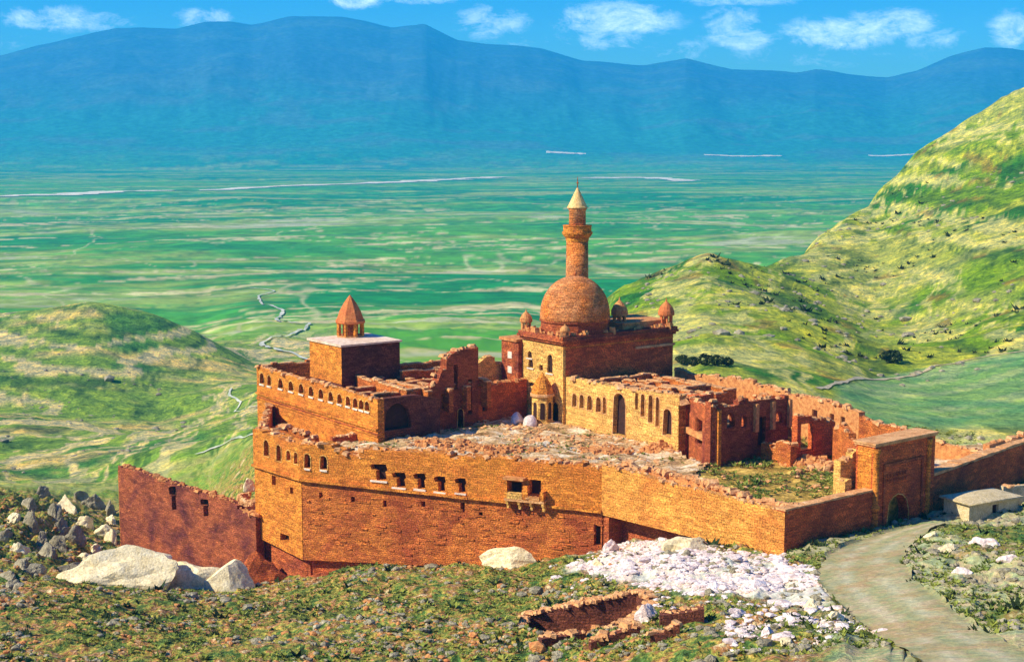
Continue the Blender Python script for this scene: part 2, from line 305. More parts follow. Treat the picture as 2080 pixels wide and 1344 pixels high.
def court_mat(name, a, b, c, sc):
    m = mat(name); nt = m.node_tree; t = N(nt, 'ShaderNodeTexCoord'); P = t.outputs['Object']
    mp = N(nt, 'ShaderNodeMapping'); mp.inputs['Rotation'].default_value = (0, 0, R(-35)); mp.inputs['Scale'].default_value = (1, 2.6, 1); nt.links.new(P, mp.inputs[0])
    f = noise(nt, mp.outputs[0], sc, 6, .66, .4); g = noise(nt, P, 2.6, 4, .7)
    col = ramp(nt, f, [(.36, a), (.5, b), (.62, c)])
    col = mixc(nt, .9, col, ramp(nt, g, [(.3, g3(.5)), (.7, g3(1.5))]), 'MULTIPLY')
    nt.links.new(col, nt.nodes['Principled BSDF'].inputs['Base Color']); bump(nt, g, 1, .3); return m
M['court'] = court_mat('bare courtyard soil', (.22, .12, .04), (.66, .42, .18), (.92, .76, .50), .22)
M['court_grass'] = court_mat('weedy courtyard soil', (.10, .11, .02), (.46, .28, .05), (.78, .52, .12), .3)

# terrain material: vertex colours give each zone's ground colour, with haze painted into the mountains; noise adds the fine plants and soil
def terrain_mat():
    m = mat('grass and soil'); nt = m.node_tree; g = N(nt, 'ShaderNodeNewGeometry'); P = g.outputs['Position']
    a = N(nt, 'ShaderNodeVertexColor', layer_name='zone_colour'); b = N(nt, 'ShaderNodeVertexColor', layer_name='zone_mask')
    sp_ = N(nt, 'ShaderNodeSeparateColor'); nt.links.new(b.outputs[0], sp_.inputs[0])
    f1 = noise(nt, P, .55, 6, .7, .3); f2 = noise(nt, P, 1.9, 4, .72); f3 = noise(nt, P, .13, 4, .6)
    scrub = ramp(nt, f1, [(.30, (.02, .05, .012)), (.43, (.09, .18, .03)), (.50, (.46, .38, .06)), (.57, (.42, .14, .05)), (.66, (.80, .62, .30))])
    col = mixc(nt, mathn(nt, 'MULTIPLY', sp_.outputs[0], .82), a.outputs[0], scrub)
    col = mixc(nt, mathn(nt, 'MULTIPLY', sp_.outputs[0], .9), col, ramp(nt, f2, [(.34, g3(.25)), (.5, g3(1.0)), (.66, g3(2.0))]), 'MULTIPLY')
    mf = noise(nt, P, .16, 8, .72, .4)
    col = mixc(nt, mathn(nt, 'MULTIPLY', sp_.outputs[1], .9), col, ramp(nt, mf, [(.34, (.25, .42, .6)), (.5, g3(1.0)), (.64, (2.0, 1.6, 1.0))]), 'MULTIPLY')
    mf2 = noise(nt, P, .9, 4, .75)
    col = mixc(nt, mathn(nt, 'MULTIPLY', sp_.outputs[1], .85), col, ramp(nt, mf2, [(.34, (.45, .5, .5)), (.5, g3(1.0)), (.66, (1.7, 1.5, 1.2))]), 'MULTIPLY')
    pf = noise(nt, P, .02, 9, .75, .2)
    col = mixc(nt, mathn(nt, 'MULTIPLY', sp_.outputs[2], .9), col, ramp(nt, pf, [(.35, g3(.55)), (.5, g3(1.0)), (.68, g3(1.7))]), 'MULTIPLY')
    nt.links.new(col, nt.nodes['Principled BSDF'].inputs['Base Color'])
    h = mathn(nt, 'ADD', mathn(nt, 'MULTIPLY', f1, .7), mathn(nt, 'MULTIPLY', f2, .4)); h = mathn(nt, 'ADD', mathn(nt, 'MULTIPLY', h, sp_.outputs[0]), mathn(nt, 'MULTIPLY', mathn(nt, 'MULTIPLY', mf, 4), sp_.outputs[1]))
    bump(nt, h, 1.0, 1.0); return m
M['terrain'] = terrain_mat()

# ------------------------------------------------------------------ mesh helpers
def setp(o, label=None, cat=None, group=None, kind=None):
    for k, v in (('label', label), ('category', cat), ('group', group), ('kind', kind)):
        if v: o[k] = v
    return o
def root(name, label, cat, loc=(0, 0, 0), rz=0, group=None):
    o = bpy.data.objects.new(name, None); COL.objects.link(o); o.location = loc; o.rotation_euler = (0, 0, rz); o.empty_display_size = .5
    return setp(o, label, cat, group)
class MB:
    def __init__(s): s.v = []; s.f = []
    def add(s, vs, fs): n = len(s.v); s.v += [tuple(v) for v in vs]; s.f += [[n + i for i in f] for f in fs]; return s
    def box(s, x0, x1, y0, y1, z0, z1, j=0):
        vs = [(x + random.uniform(-j, j), y + random.uniform(-j, j), z + random.uniform(-j, j)) for z in (z0, z1) for y in (y0, y1) for x in (x0, x1)]
        return s.add(vs, [(0, 2, 3, 1), (4, 5, 7, 6), (0, 1, 5, 4), (2, 6, 7, 3), (0, 4, 6, 2), (1, 3, 7, 5)])
    def prism(s, poly, z0, z1):
        n = len(poly); zt = z1 if hasattr(z1, '__len__') else [z1] * n
        vs = [(p[0], p[1], z0) for p in poly] + [(p[0], p[1], zt[i]) for i, p in enumerate(poly)]
        return s.add(vs, [list(range(n))[::-1], list(range(n, 2 * n))] + [(i, (i + 1) % n, n + (i + 1) % n, n + i) for i in range(n)])
    def lathe(s, prof, n, cx=0, cy=0, a0=0):
        vs = []; fs = []
        for r, z in prof:
            for k in range(n): a = a0 + 2 * math.pi * k / n; vs.append((cx + r * math.cos(a), cy + r * math.sin(a), z))
        for i in range(len(prof) - 1):
            for k in range(n): fs.append((i * n + k, i * n + (k + 1) % n, (i + 1) * n + (k + 1) % n, (i + 1) * n + k))
        fs.append(tuple(range(n))[::-1]); fs.append(tuple((len(prof) - 1) * n + k for k in range(n)))
        return s.add(vs, fs)
    def stone(s, c, sx, sy, sz):
        m = Matrix.Rotation(random.uniform(0, 6.28), 3, 'Z') @ Matrix.Rotation(random.uniform(-.4, .4), 3, 'X')
        vs = []
        for z in (-1, 1):
            for y in (-1, 1):
                for x in (-1, 1):
                    k = .72 if z > 0 else 1
                    vs.append(Vector(c) + m @ Vector((x * sx * k * random.uniform(.7, 1.1), y * sy * k * random.uniform(.7, 1.1), z * sz * random.uniform(.7, 1.1))))
        return s.add(vs, [(0, 2, 3, 1), (4, 5, 7, 6), (0, 1, 5, 4), (2, 6, 7, 3), (0, 4, 6, 2), (1, 3, 7, 5)])
    def panel(s, loops, y0, y1):
        """flat slab in x-z with holes, from y0 to y1"""
        vl = [[Vector((p[0], p[1], 0)) for p in lp] for lp in loops]; tris = tessellate_polygon(vl)
        flat = [p for lp in loops for p in lp]; n = len(flat)
        vs = [(p[0], y0, p[1]) for p in flat] + [(p[0], y1, p[1]) for p in flat]; fs = []
        for t in tris:
            a, b, c = [flat[i] for i in t]
            cr = (b[0] - a[0]) * (c[1] - a[1]) - (b[1] - a[1]) * (c[0] - a[0])
            if abs(cr) < 1e-9: continue
            t = t if cr > 0 else (t[0], t[2], t[1])
            fs.append(tuple(t)); fs.append((t[2] + n, t[1] + n, t[0] + n))
        k = 0
        for li, lp in enumerate(loops):
            m = len(lp); area = sum(lp[i][0] * lp[(i + 1) % m][1] - lp[(i + 1) % m][0] * lp[i][1] for i in range(m))
            for i in range(m):
                a, b = k + i, k + (i + 1) % m; q = (a, a + n, b + n, b)
                if (area > 0) == (li == 0): fs.append(q)
                else: fs.append(q[::-1])
            k += m
        return s.add(vs, fs)
    def build(s, name, m, parent=None, smooth=False):
        me = bpy.data.meshes.new(name); me.from_pydata(s.v, [], s.f); me.materials.append(m if not isinstance(m, str) else M[m]); me.update()
        if smooth: me.polygons.foreach_set('use_smooth', [True] * len(me.polygons))
        o = bpy.data.objects.new(name, me); COL.objects.link(o)
        if parent is not None: o.parent = parent
        return o
def oploop(s, z, w, h, kind):
    """outline of an opening: s centre, z bottom"""
    x0, x1 = s - w / 2, s + w / 2
    if kind == 'r': return [(x0, z), (x1, z), (x1, z + h), (x0, z + h)]
    if kind == 'T': return [(x0 + w * .38, z), (x1 - w * .05, z + .05), (x1 - w * .12, z + h * .55), (x1, z + h * .68), (x1 - w * .1, z + h), (x0 + w * .25, z + h * .94), (x0, z + h * .85), (x0 + w * .1, z + h * .62), (x0 + w * .34, z + h * .55)]
    a = w / 2; k = max(z + .1, z + h - a * 1.15)
    return [(x0, z), (x1, z), (x1, k), (x1 - a * .2, k + (z + h - k) * .6), (x1 - a * .58, k + (z + h - k) * .9), (s, z + h), (x0 + a * .58, k + (z + h - k) * .9), (x0 + a * .2, k + (z + h - k) * .6)]
def top_profile(L, z1, rag, step=.8):
    f = (lambda s: z1) if not hasattr(z1, '__len__') else (lambda s: float(np.interp(s, [a for a, _ in z1], [b for _, b in z1])))
    n = max(2, int(L / step)); pts = []; z = f(0)
    for i in range(n + 1):
        s = L * i / n
        if rag and random.random() < .55: off = random.uniform(-rag, rag * .35)
        elif not rag: off = 0
        else: off = pts[-1][1] - f(pts[-1][0]) if pts else 0
        if rag and pts and abs(off - (pts[-1][1] - f(pts[-1][0]))) > .12: pts.append((s - .06, pts[-1][1]))
        pts.append((s, f(s) + off))
    return pts, f
def wall(parent, p0, p1, z0, z1, th, m='orange', ops=(), rag=.3, coping='coping', name='wall', depth=.9, zoff=0, panelm='dark', y0=0, dens=2.2, cs=.22):
    """ops: (px, ytop, ybot, width px, kind, flags) read off the photo; flags: s sill, t see-through, f frame"""
    L = (p1 - p0).length; pts, f = top_profile(L, z1, rag)
    za_, zb_ = z0 if isinstance(z0, tuple) else (z0, z0)
    loops = [[(0, za_), (L, zb_)] + pts[::-1]]; wins = []
    zbot = max(za_, zb_)
    for (px, yt, yb, wpx, kind, fl) in ops:
        s, zt = on_wall(p0, p1, px, yt); _, zb = on_wall(p0, p1, px, yb)
        wd = abs(on_wall(p0, p1, px + wpx / 2, yt)[0] - on_wall(p0, p1, px - wpx / 2, yt)[0])
        lo = max(zbot + .05, zb); hi = min(zt, f(s) - rag - .12)
        if hi - lo < .25 or s - wd / 2 < .05 or s + wd / 2 > L - .05: continue
        if any(abs(s - q[0]) < (wd + q[2]) / 2 + .05 and lo < q[1] + q[3] and hi > q[1] for q in wins): continue
        loops.append(oploop(s, lo, wd, hi - lo, kind)); wins.append((s, lo, wd, hi - lo, kind, fl))
    o = MB().panel(loops, y0, y0 + th).build(name, m, parent)
    dp = min(depth, th * .6)
    for (s, z, wd, h, kind, fl) in wins:
        b = MB()
        if 't' in fl:
            big = oploop(s, z - .0, wd, h, kind); c = (s, z + h / 2)
            inn = [(c[0] + (p[0] - c[0]) * .86, c[1] + (p[1] - c[1]) * .93) for p in big]
            b.panel([[(c[0] + (p[0] - c[0]) * .995, c[1] + (p[1] - c[1]) * .995) for p in big], inn], y0 + .12, y0 + min(th - .1, .4)); wo_ = b.build('door_frame' if 'd' in fl else 'window_frame', m, parent)
        else:
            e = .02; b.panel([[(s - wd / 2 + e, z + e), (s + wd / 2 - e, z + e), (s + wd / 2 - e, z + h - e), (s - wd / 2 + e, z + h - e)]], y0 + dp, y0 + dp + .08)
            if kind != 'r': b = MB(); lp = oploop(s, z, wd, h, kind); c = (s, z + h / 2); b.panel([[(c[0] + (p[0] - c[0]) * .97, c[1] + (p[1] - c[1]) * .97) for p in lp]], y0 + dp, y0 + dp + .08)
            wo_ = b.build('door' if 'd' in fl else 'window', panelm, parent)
        if kind == 'a' and 't' not in fl and wd > .45:
            lp = oploop(s, z, wd, h, kind); c = (s, z + h * .45); out_ = [(c[0] + (p[0] - c[0]) * (1 + .22 / wd), c[1] + (p[1] - c[1]) * (1 + .2 / h)) for p in lp]
            if min(p[0] for p in out_) > 0 and max(p[0] for p in out_) < L: MB().panel([out_, lp], y0 - .06, y0 + .03).build('frame', 'pale' if m != 'pale' else 'coping', wo_)
        if 's' in fl: MB().box(s - wd * .45, s + wd * .5, y0 - .18, y0 + .2, z - .26, z - .03, .03).build('sill', 'whitest', wo_)
    if coping:
        c = MB(); n = int(L * dens)
        for i in range(n):
            s = L * (i + random.random()) / n; yy = y0 + random.uniform(.1, th - .1)
            zt = float(np.interp(s, [a for a, _ in pts], [b for _, b in pts])); k = (random.random() ** 2 * 1.6 + .35) * cs
            c.stone((s, yy, zt + k * .15), k * random.uniform(.9, 2.2), k * random.uniform(.8, 1.6), k * random.uniform(.35, .8))
        c.build('coping', coping, parent)
    return o
def frame(name, label, cat, p0, p1, group=None):
    d = p1 - p0; r = root(name, label, cat, (p0.x, p0.y, 0), math.atan2(d.y, d.x), group); return r, d.length
def lpt(p0, p1, q):
    d = (p1 - p0).normalized(); v = q - p0; return Vector((v.dot(d), v.dot(Vector((-d.y, d.x)))))
def string(parent, L, z, h=.25, out=.22, m='orange', x0=0, name='string_course', zl=None):
    n = max(1, int(L / 2.2)); b = MB()
    for i in range(n):
        a, c = x0 + L * i / n, x0 + L * (i + 1) / n - .02; dz = random.uniform(-.02, .02)
        b.box(a, c, -out + random.uniform(-.02, .02), .06, z + dz, z + h + dz)
    return b.build(name, m, parent)

# ------------------------------------------------------------------ setting: terrain
def grid_obj(name, X, Y, Z, m, cols=None, kind='structure', label=None, smooth=True):
    a, b = X.shape; v = np.stack([X, Y, Z], -1).reshape(-1, 3).astype(np.float32)
    i = np.arange(a * b).reshape(a, b); q = np.stack([i[:-1, :-1], i[1:, :-1], i[1:, 1:], i[:-1, 1:]], -1).reshape(-1, 4).astype(np.int32)
    me = bpy.data.meshes.new(name); me.vertices.add(len(v)); me.vertices.foreach_set('co', v.ravel())
    me.loops.add(q.size); me.loops.foreach_set('vertex_index', q.ravel()); me.polygons.add(len(q))
    me.polygons.foreach_set('loop_start', np.arange(0, q.size, 4, dtype=np.int32)); me.polygons.foreach_set('loop_total', np.full(len(q), 4, np.int32))
    me.update(calc_edges=True); me.polygons.foreach_set('use_smooth', np.full(len(q), smooth)); me.materials.append(M[m])
    if cols:
        for nm, c in cols.items():
            at = me.color_attributes.new(nm, 'FLOAT_COLOR', 'POINT'); cc = np.ones((len(v), 4), np.float32); cc[:, :3] = c.reshape(-1, 3); at.data.foreach_set('color', cc.ravel())
    o = bpy.data.objects.new(name, me); COL.objects.link(o)
    if kind: o['kind'] = kind
    if label: o['label'] = label
    return o
pxs = np.r_[np.linspace(-1400, -100, 70)[:-1], np.linspace(-100, 2200, 760), np.linspace(2200, 3900, 80)[1:]]
ds = np.r_[np.exp(np.linspace(math.log(15), math.log(95), 40))[:-1], np.linspace(95, 250, 300)[:-1], np.exp(np.linspace(math.log(250), math.log(15000), 430))]
PX, DD = np.meshgrid(pxs, ds, indexing='ij'); X = (PX - 1040) / F * DD; Y = DD
# keep ground clear of the distance line cost: evaluate in one go
Z = height(X, Y)
def mixv(a, b, t): return a * (1 - t[..., None]) + np.array(b) * t[..., None]
PY = HZ + (CAMZ - Z) * F / DD          # only used to read off where each zone begins in the photo
colr = np.zeros(X.shape + (3,)); colr[:] = (.10, .36, .02)
Yw = Y - .22 * X + 260 * fbm(X / 700, Y / 700, 3) + 60 * fbm(X / 160 + 5, Y / 200, 3); n1 = fbm(X / 380, Yw / 95, 6, .6); n2 = fbm(X / 190 + 40, (Y - .45 * X + 130 * fbm(X / 300, Y / 300, 2)) / 34, 6, .6); n3 = fbm(X / 900, Y / 500, 4)
colr = mixv(colr, (.02, .25, .035), ss(n3, .4, .6))
colr = mixv(colr, (.36, .44, .06), ss(n1, .48, .64) * .8)
colr = mixv(colr, (.66, .55, .22), ss(n2, .60, .70) * .9 * (1 - ss(Y, 2600, 5200)))
n4 = np.abs(fbm(X / 260 + 11, (Y + .9 * X) / 420, 4) - .5); colr = mixv(colr, (.62, .56, .24), (1 - ss(n4, .0, .012)) * .6 * (1 - ss(Y, 2600, 4200))); n5 = np.abs(fbm(X / 420 + 5, (Y - 1.2 * X) / 300, 4) - .5); colr = mixv(colr, (.03, .20, .04), (1 - ss(n5, .0, .02)) * .6)
colr = mixv(colr, (.5, .5, .25), ss(n1, .66, .74) * .8 * (1 - ss(Y, 2600, 5000)))
t = ss(Y, 8000, 9300); colr = mixv(colr, (.035, .24, .14), t); colr = mixv(colr, (.05, .12, .17), t * ss(Z + 160 * fbm(X / 900, Y / 900, 3), 150, 700)); colr = mixv(colr, (.10, .18, .17), t * ss(fbm(X / 500, Y / 260 + Z / 120, 5), .56, .66) * .6)  # vegetation to rock with height, tinted blue to paint in haze
hillL = ss(Y, 230, 330) * (1 - ss(Y, 820, 1000)) * (1 - ss(PX, 620, 760))
lh = fbm((X + .5 * Y) / 60, (Y - .3 * X) / 16, 5, .6); hl = np.array((.25, .42, .05)) * np.ones(X.shape + (3,))
hl = mixv(hl, (.56, .58, .15), ss(lh, .47, .64)); hl = mixv(hl, (.10, .31, .05), ss(fbm(X / 40, Y / 60, 4), .54, .68)); hl = mixv(hl, (.78, .58, .18), ss(lh, .57, .67) * .85)
st_ = fbm(X / 70 + 3, (Z + .06 * X) / 1.5 + fbm(X / 30, Y / 30, 2) * 3, 4, .6); hl = mixv(hl, (.84, .68, .30), ss(st_, .56, .63) * .85); hl = mixv(hl, (.03, .13, .03), ss(1 - st_, .60, .68) * .7)
colr = colr * (1 - hillL[..., None]) + hl * hillL[..., None]
hillR = ss(Y, 212, 250) * (1 - ss(Y, 1100, 1300)) * ss(PX + (Y - 400) * .0, 1080, 1260)
rh = fbm((X + .2 * Y) / 50, (Y + .6 * X) / 22, 5, .6); hr = np.array((.22, .40, .012)) * np.ones(X.shape + (3,))
hr = mixv(hr, (.52, .58, .05), ss(rh, .46, .62)); hr = mixv(hr, (.04, .22, .02), ss(fbm(X / 26, Y / 40, 5), .54, .66)); hr = mixv(hr, (.60, .58, .14), ss(fbm(X / 70 + 7, Y / 60, 4), .55, .7) * .6)
st_ = fbm(X / 40 + 3, (Z - .12 * X) / 2.2 + fbm(X / 20, Y / 20, 2) * 3, 4, .6); hr = mixv(hr, (.80, .74, .22), ss(st_, .56, .64) * .75); hr = mixv(hr, (.05, .15, .02), ss(1 - st_, .58, .67) * .7); hr = mixv(hr, (.30, .16, .04), ss(fbm(X / 9, Y / 16, 3), .70, .76) * .6)
colr = colr * (1 - hillR[..., None]) + hr * hillR[..., None]
fld = hillR * ss(PX, 1690, 1730) * ss(PY, 714 + (2080 - PX) * .19 - 4, 714 + (2080 - PX) * .19 + 4) * (1 - ss(PY, 862, 885))  # the flat blue-green field below the track on the right
colr = mixv(colr, (.24, .46, .13), fld * .85); colr = mixv(colr, (.46, .56, .22), fld * ss(fbm((X + Y) / 30, (Y - .8 * X) / 3.5, 4), .5, .62) * .6); colr = mixv(colr, (.10, .36, .12), fld * ss(fbm(X / 14 + 3, Y / 12, 4), .5, .62) * .6)
near = 1 - np.where(PX > 1400, ss(Y, 212, 238), ss(Y, 225, 300))
nc = np.array((.13, .17, .04)) * np.ones(X.shape + (3,)); nn = fbm(X / 9, Y / 6, 4)
nc = mixv(nc, (.40, .28, .07), ss(nn, .5, .65)); nc = mixv(nc, (.05, .13, .03), ss(fbm(X / 12 + 9, Y / 7, 4), .5, .65))
left = 1 - ss(PX, 350, 900); nc = mixv(nc, (.28, .17, .06), left * .3)
right = ss(PX, 1620, 1760); nc = mixv(nc, (.50, .52, .30), right * .85 * ss(fbm(X / 10, Y / 8, 4), .33, .5))
colr = colr * (1 - near[..., None]) + nc * near[..., None]
# bleached ground in front of the low corner of the wall
sx = (PX - 1440) / 260.0; sy = (PY - 1180 - (PX - 1440) * .12) / 58.0
scr = (1 - ss(np.sqrt(sx ** 2 + sy ** 2) + (fbm(X / 5, Y / 5, 4) - .5) * 1.1, .8, 1.15)) * near
colr = mixv(colr, (.90, .84, .72), scr * .9)
bare = np.exp(-((X - 33.5) / 7.5) ** 2 - ((Y - 154) / 6.5) ** 2) * near; bare = ss(bare + (fbm(X / 3, Y / 3, 4) - .5) * .5, .35, .6); colr = mixv(colr, (.38, .35, .18), bare)
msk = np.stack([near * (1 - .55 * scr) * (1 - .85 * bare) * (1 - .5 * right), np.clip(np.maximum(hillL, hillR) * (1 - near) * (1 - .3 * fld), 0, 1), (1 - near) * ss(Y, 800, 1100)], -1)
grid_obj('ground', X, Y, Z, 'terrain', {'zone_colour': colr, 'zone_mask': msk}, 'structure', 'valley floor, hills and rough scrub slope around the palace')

def mesh_h(x, y):      # height of the finished ground mesh itself
    p = 1040 + F * x / y; i = np.clip(np.searchsorted(pxs, p) - 1, 0, len(pxs) - 2); j = np.clip(np.searchsorted(ds, y) - 1, 0, len(ds) - 2)
    a = np.clip((p - pxs[i]) / (pxs[i + 1] - pxs[i]), 0, 1); b = np.clip((y - ds[j]) / (ds[j + 1] - ds[j]), 0, 1)
    return (Z0[i, j] * (1 - a) + Z0[i + 1, j] * a) * (1 - b) + (Z0[i, j + 1] * (1 - a) + Z0[i + 1, j + 1] * a) * b
Z0 = Z
def ribbon(name, line, m, lift, nw=7, label=None, kind='structure', jit=0, cols=None):
    a = np.array(line); d = np.gradient(a[:, :2], axis=0); d /= np.hypot(d[:, 0], d[:, 1])[:, None] + 1e-9; nrm = np.stack([-d[:, 1], d[:, 0]], 1)
    if name != 'road': a[:, 2] *= .45 + 1.0 * vnoise(np.arange(len(a)) / 4.3, np.full(len(a), len(a) * .37)); a[0, 2] *= .2; a[-1, 2] *= .2
    t = np.linspace(-1, 1, nw); X = a[:, None, 0] + nrm[:, None, 0] * t * a[:, None, 2]; Y = a[:, None, 1] + nrm[:, None, 1] * t * a[:, None, 2]
    if jit: X = X + (vnoise(X / jit, Y / jit) - .5) * a[:, None, 2]
    Z = (height(X, Y) if name == 'road' else mesh_h(X, Y)) + lift
    return grid_obj(name, X, Y, Z, m, cols(X, Y, np.broadcast_to(t, X.shape)) if cols else None, kind, label)
def road_cols(X, Y, T):
    c = np.array((.42, .38, .21)) * np.ones(X.shape + (3,)); c = mixv(c, (.54, .49, .31), np.exp(-((np.abs(T) - .38) / .13) ** 2) * .8); c = mixv(c, (.33, .34, .16), np.exp(-(T / .16) ** 2) * .7); c = mixv(c, (.40, .28, .13), ss(fbm(X / 2.5, Y / 2.5, 4), .5, .62) * .7); c = mixv(c, (.30, .30, .14), ss(np.abs(T) + (fbm(X / 1.6, Y / 1.6, 3) - .5) * .8, .7, .95) * .85)
    return {'zone_colour': c, 'zone_mask': np.array((.28, 0, 0)) * np.ones(X.shape + (3,))}
ROADW = [(q[0], q[1], q[2] + .5 + .9 * (vnoise(np.array([k / 3.1]), np.array([.5]))[0] - .5)) for k, q in enumerate(ROAD)]
ribbon('road', ROADW, 'terrain', .31, 31, 'dusty pale track curving away from the palace gate', cols=road_cols)
def far_line(pts, hw, n): return resample([(lambda q: (q.x, q.y, hw))(hit(a, b, height if b > 560 else None)) for a, b in pts], n)
ribbon('track', far_line([(-60, 405), (0, 401), (200, 392), (400, 386), (600, 380), (740, 374), (860, 368), (1028, 361)], 60, 300), 'farroad', 2, 5, 'long pale line of track across the plain', jit=60)
ribbon('track', far_line([(1185, 362), (1260, 361), (1330, 361), (1390, 370)], 62, 90), 'farroad', 2, 5, 'short pale track on the plain behind the minaret', jit=60)
ribbon('track', far_line([(1112, 293), (1190, 295)], 32, 80), 'farroad', 3, 5, 'pale far streak in the plain near the mountain foot', jit=200)
ribbon('track', far_line([(1765, 273), (1890, 273)], 28, 80), 'farroad', 3, 5, 'pale far streak beside the right hill crest', jit=200)
ribbon('track', far_line([(1430, 287), (1500, 278), (1590, 272)], 26, 80), 'farroad', 3, 5, 'thin pale slanting streak at the mountain foot', jit=200)
ribbon('stream', far_line([(505, 586), (560, 592), (525, 602), (532, 620), (575, 632), (560, 650), (590, 658), (630, 657), (610, 672), (560, 685), (530, 700), (560, 712), (600, 722), (640, 735)], 1.3, 400), 'stream', 1.0, 3, 'pale winding stream in the valley', jit=9)
ribbon('path', far_line([(395, 925), (430, 912), (450, 905), (480, 890), (520, 882), (560, 880)], .4, 50), 'stream', .25, 3, 'yellow footpath behind the palace corner')
ribbon('path', far_line([(470, 790), (465, 805), (490, 818), (475, 838), (520, 828), (545, 822)], .45, 90), 'stream', .4, 3, 'pale zigzag path behind the palace')
ribbon('path', far_line([(1660, 790), (1750, 768), (1900, 742), (2000, 726), (2100, 712), (2200, 700)], .55, 160), 'hut', .15, 3, 'thin pale path along the upper edge of the field')

# courtyard platforms
def platform(name, poly, z, m, amp, step, label, wl=3.0):
    xs = [p.x for p in poly]; ys = [p.y for p in poly]; bm = bmesh.new()
    b = MB(); b.prism([(p.x, p.y) for p in poly], z - 9, z - .35); b.build(name, m)['kind'] = 'structure'
    bpy.data.objects[-1] if False else None
    nx = int((max(xs) - min(xs)) / step); ny = int((max(ys) - min(ys)) / step)
    gx, gy = np.meshgrid(np.linspace(min(xs), max(xs), nx), np.linspace(min(ys), max(ys), ny), indexing='ij')
    ins = inpoly(gx, gy, poly); zz = z + (ridged(gx / wl, gy / wl, 4) - .55) * amp + (fbm(gx / .8, gy / .8, 2) - .5) * amp * .35
    idx = -np.ones(gx.shape, int); vs = []; fs = []
    for i in range(nx - 1):
        for j in range(ny - 1):
            if ins[i, j] and ins[i + 1, j] and ins[i, j + 1] and ins[i + 1, j + 1]:
                q = []
                for a, c in ((i, j), (i + 1, j), (i + 1, j + 1), (i, j + 1)):
                    if idx[a, c] < 0: idx[a, c] = len(vs); vs.append((gx[a, c], gy[a, c], zz[a, c]))
                    q.append(int(idx[a, c]))
                fs.append(q)
    me = bpy.data.meshes.new(name); me.from_pydata(vs, [], fs); me.materials.append(M[m]); o = bpy.data.objects.new(name, me); COL.objects.link(o)
    o['kind'] = 'structure'; o['label'] = label; me.polygons.foreach_set('use_smooth', [True] * len(fs)); bm.free(); return o
def inw(p, q, d):  # shift inward
    n = (q - p).normalized(); return Vector((-n.y, n.x)) * d
DIV = GA
court2 = [WH, P1 + inw(P1, P2, 2.2), P2 + inw(P2, P3, 1.6), P3 + inw(P3, C0, 3.3) + Vector((-.6, 0)), Vector((21.5, 173.0)), GA, F1, M0, ML, WK]
court1 = [Vector((21.5, 173.0)), C0 + Vector((-1.6, 3.2)), G0 + Vector((-.8, .8)), G1 + Vector((-.5, 1.5)), BK2, BK1, BK0, GB, GA]
platform('courtyard', court2, .15, 'court', 1.1, .45, 'rubble strewn inner courtyard of pale soil')
platform('courtyard', court1, .0, 'court_grass', .8, .45, 'weedy outer courtyard behind the gate')

# ------------------------------------------------------------------ outer walls
r, L = frame('bastion_wall', 'pale orange bastion corner facet with narrow windows at far left', 'wall', P0, P1)
wall(r, P0, P1, -3.7, [(0, 1.3), (5, 1.0), (L, .6)], 2.4, 'orange', [(541, 893, 926, 11, 'a', ''), (566, 903, 936, 10, 'a', ''), (586, 914, 935, 9, 'a', ''), (601, 918, 942, 8, 'a', '')], .25, name='upper_wall')
string(r, L + .2, -4.05, .34, .35)
wall(r, P0, P1, (-14.0, -14.8), -4.05, 2.6, 'orange', [(554, 966, 986, 8, 'r', ''), (590, 990, 1003, 6, 'r', ''), (576, 1085, 1100, 18, 'r', '')], 0, None, name='lower_wall', y0=.15)
MB().box(.3, L + .2, 1.2, 3.2, -23, -13.5).build('footing', 'red', r)  # footings in darker red add painted shade to the strip below the walls
r, L = frame('bastion_wall', 'long orange retaining wall with broken windows above a string course', 'wall', P1, P2)
wall(r, P1, P2, -3.7, [(0, .7), (3, 1.2), (8, .2), (10, .9), (L, 1.3)], 2.2, 'orange',
     [(624, 921, 950, 13, 'a', 's'), (657, 925, 953, 15, 'a', 's'), (692, 905, 916, 12, 'r', ''), (722, 904, 926, 13, 'r', ''), (769, 941, 975, 36, 'T', 's'), (810, 958, 989, 30, 'T', 's'), (852, 960, 992, 26, 'T', 's'), (893, 966, 998, 25, 'T', 's'), (935, 970, 1000, 24, 'T', 's')], .4, name='upper_wall')
string(r, L + .1, -4.05, .34, .35)
MB().box(-.3, L + .2, 1.2, 3.2, -22, -11.5).build('footing', 'red', r)
wall(r, P1, P2, (-14.8, -12.9), -4.05, 2.4, 'rough', [(650, 1000, 1012, 7, 'r', ''), (715, 1007, 1020, 8, 'r', ''), (780, 1016, 1030, 7, 'r', ''), (858, 1018, 1030, 8, 'r', ''), (938, 1021, 1040, 9, 'r', '')], 0, None, name='lower_wall', y0=.2)
b = MB()
for i in range(90):
    s = random.uniform(.3, L - .3); z = random.uniform(-12.6, -5); b.box(s, s + random.uniform(.4, 1.6), .2 - random.uniform(.04, .14), .3, z, z + random.uniform(.12, .3), .03)
b.build('projecting_stones', 'rough', r)
r, L = frame('bastion_wall', 'middle stretch of orange retaining wall carrying the ruined bay', 'wall', P2, P3)
wall(r, P2, P3, -3.7, [(0, 1.3), (8, 1.5), (L, 1.7)], 2.2, 'orange', [(1047, 978, 1012, 26, 'r', ''), (1087, 974, 1005, 24, 'r', '')], .3, name='upper_wall', dens=3)
string(r, L, -4.05, .34, .3)
MB().box(-.3, L + .2, 1.2, 3.2, -20, -10).build('footing', 'red', r)
wall(r, P2, P3, (-12.9, -11.5), -4.05, 2.4, 'rough', [(975, 1040, 1050, 8, 'r', ''), (1212, 1066, 1108, 14, 'r', '')], 0, None, name='lower_wall', y0=.2)
b = MB()
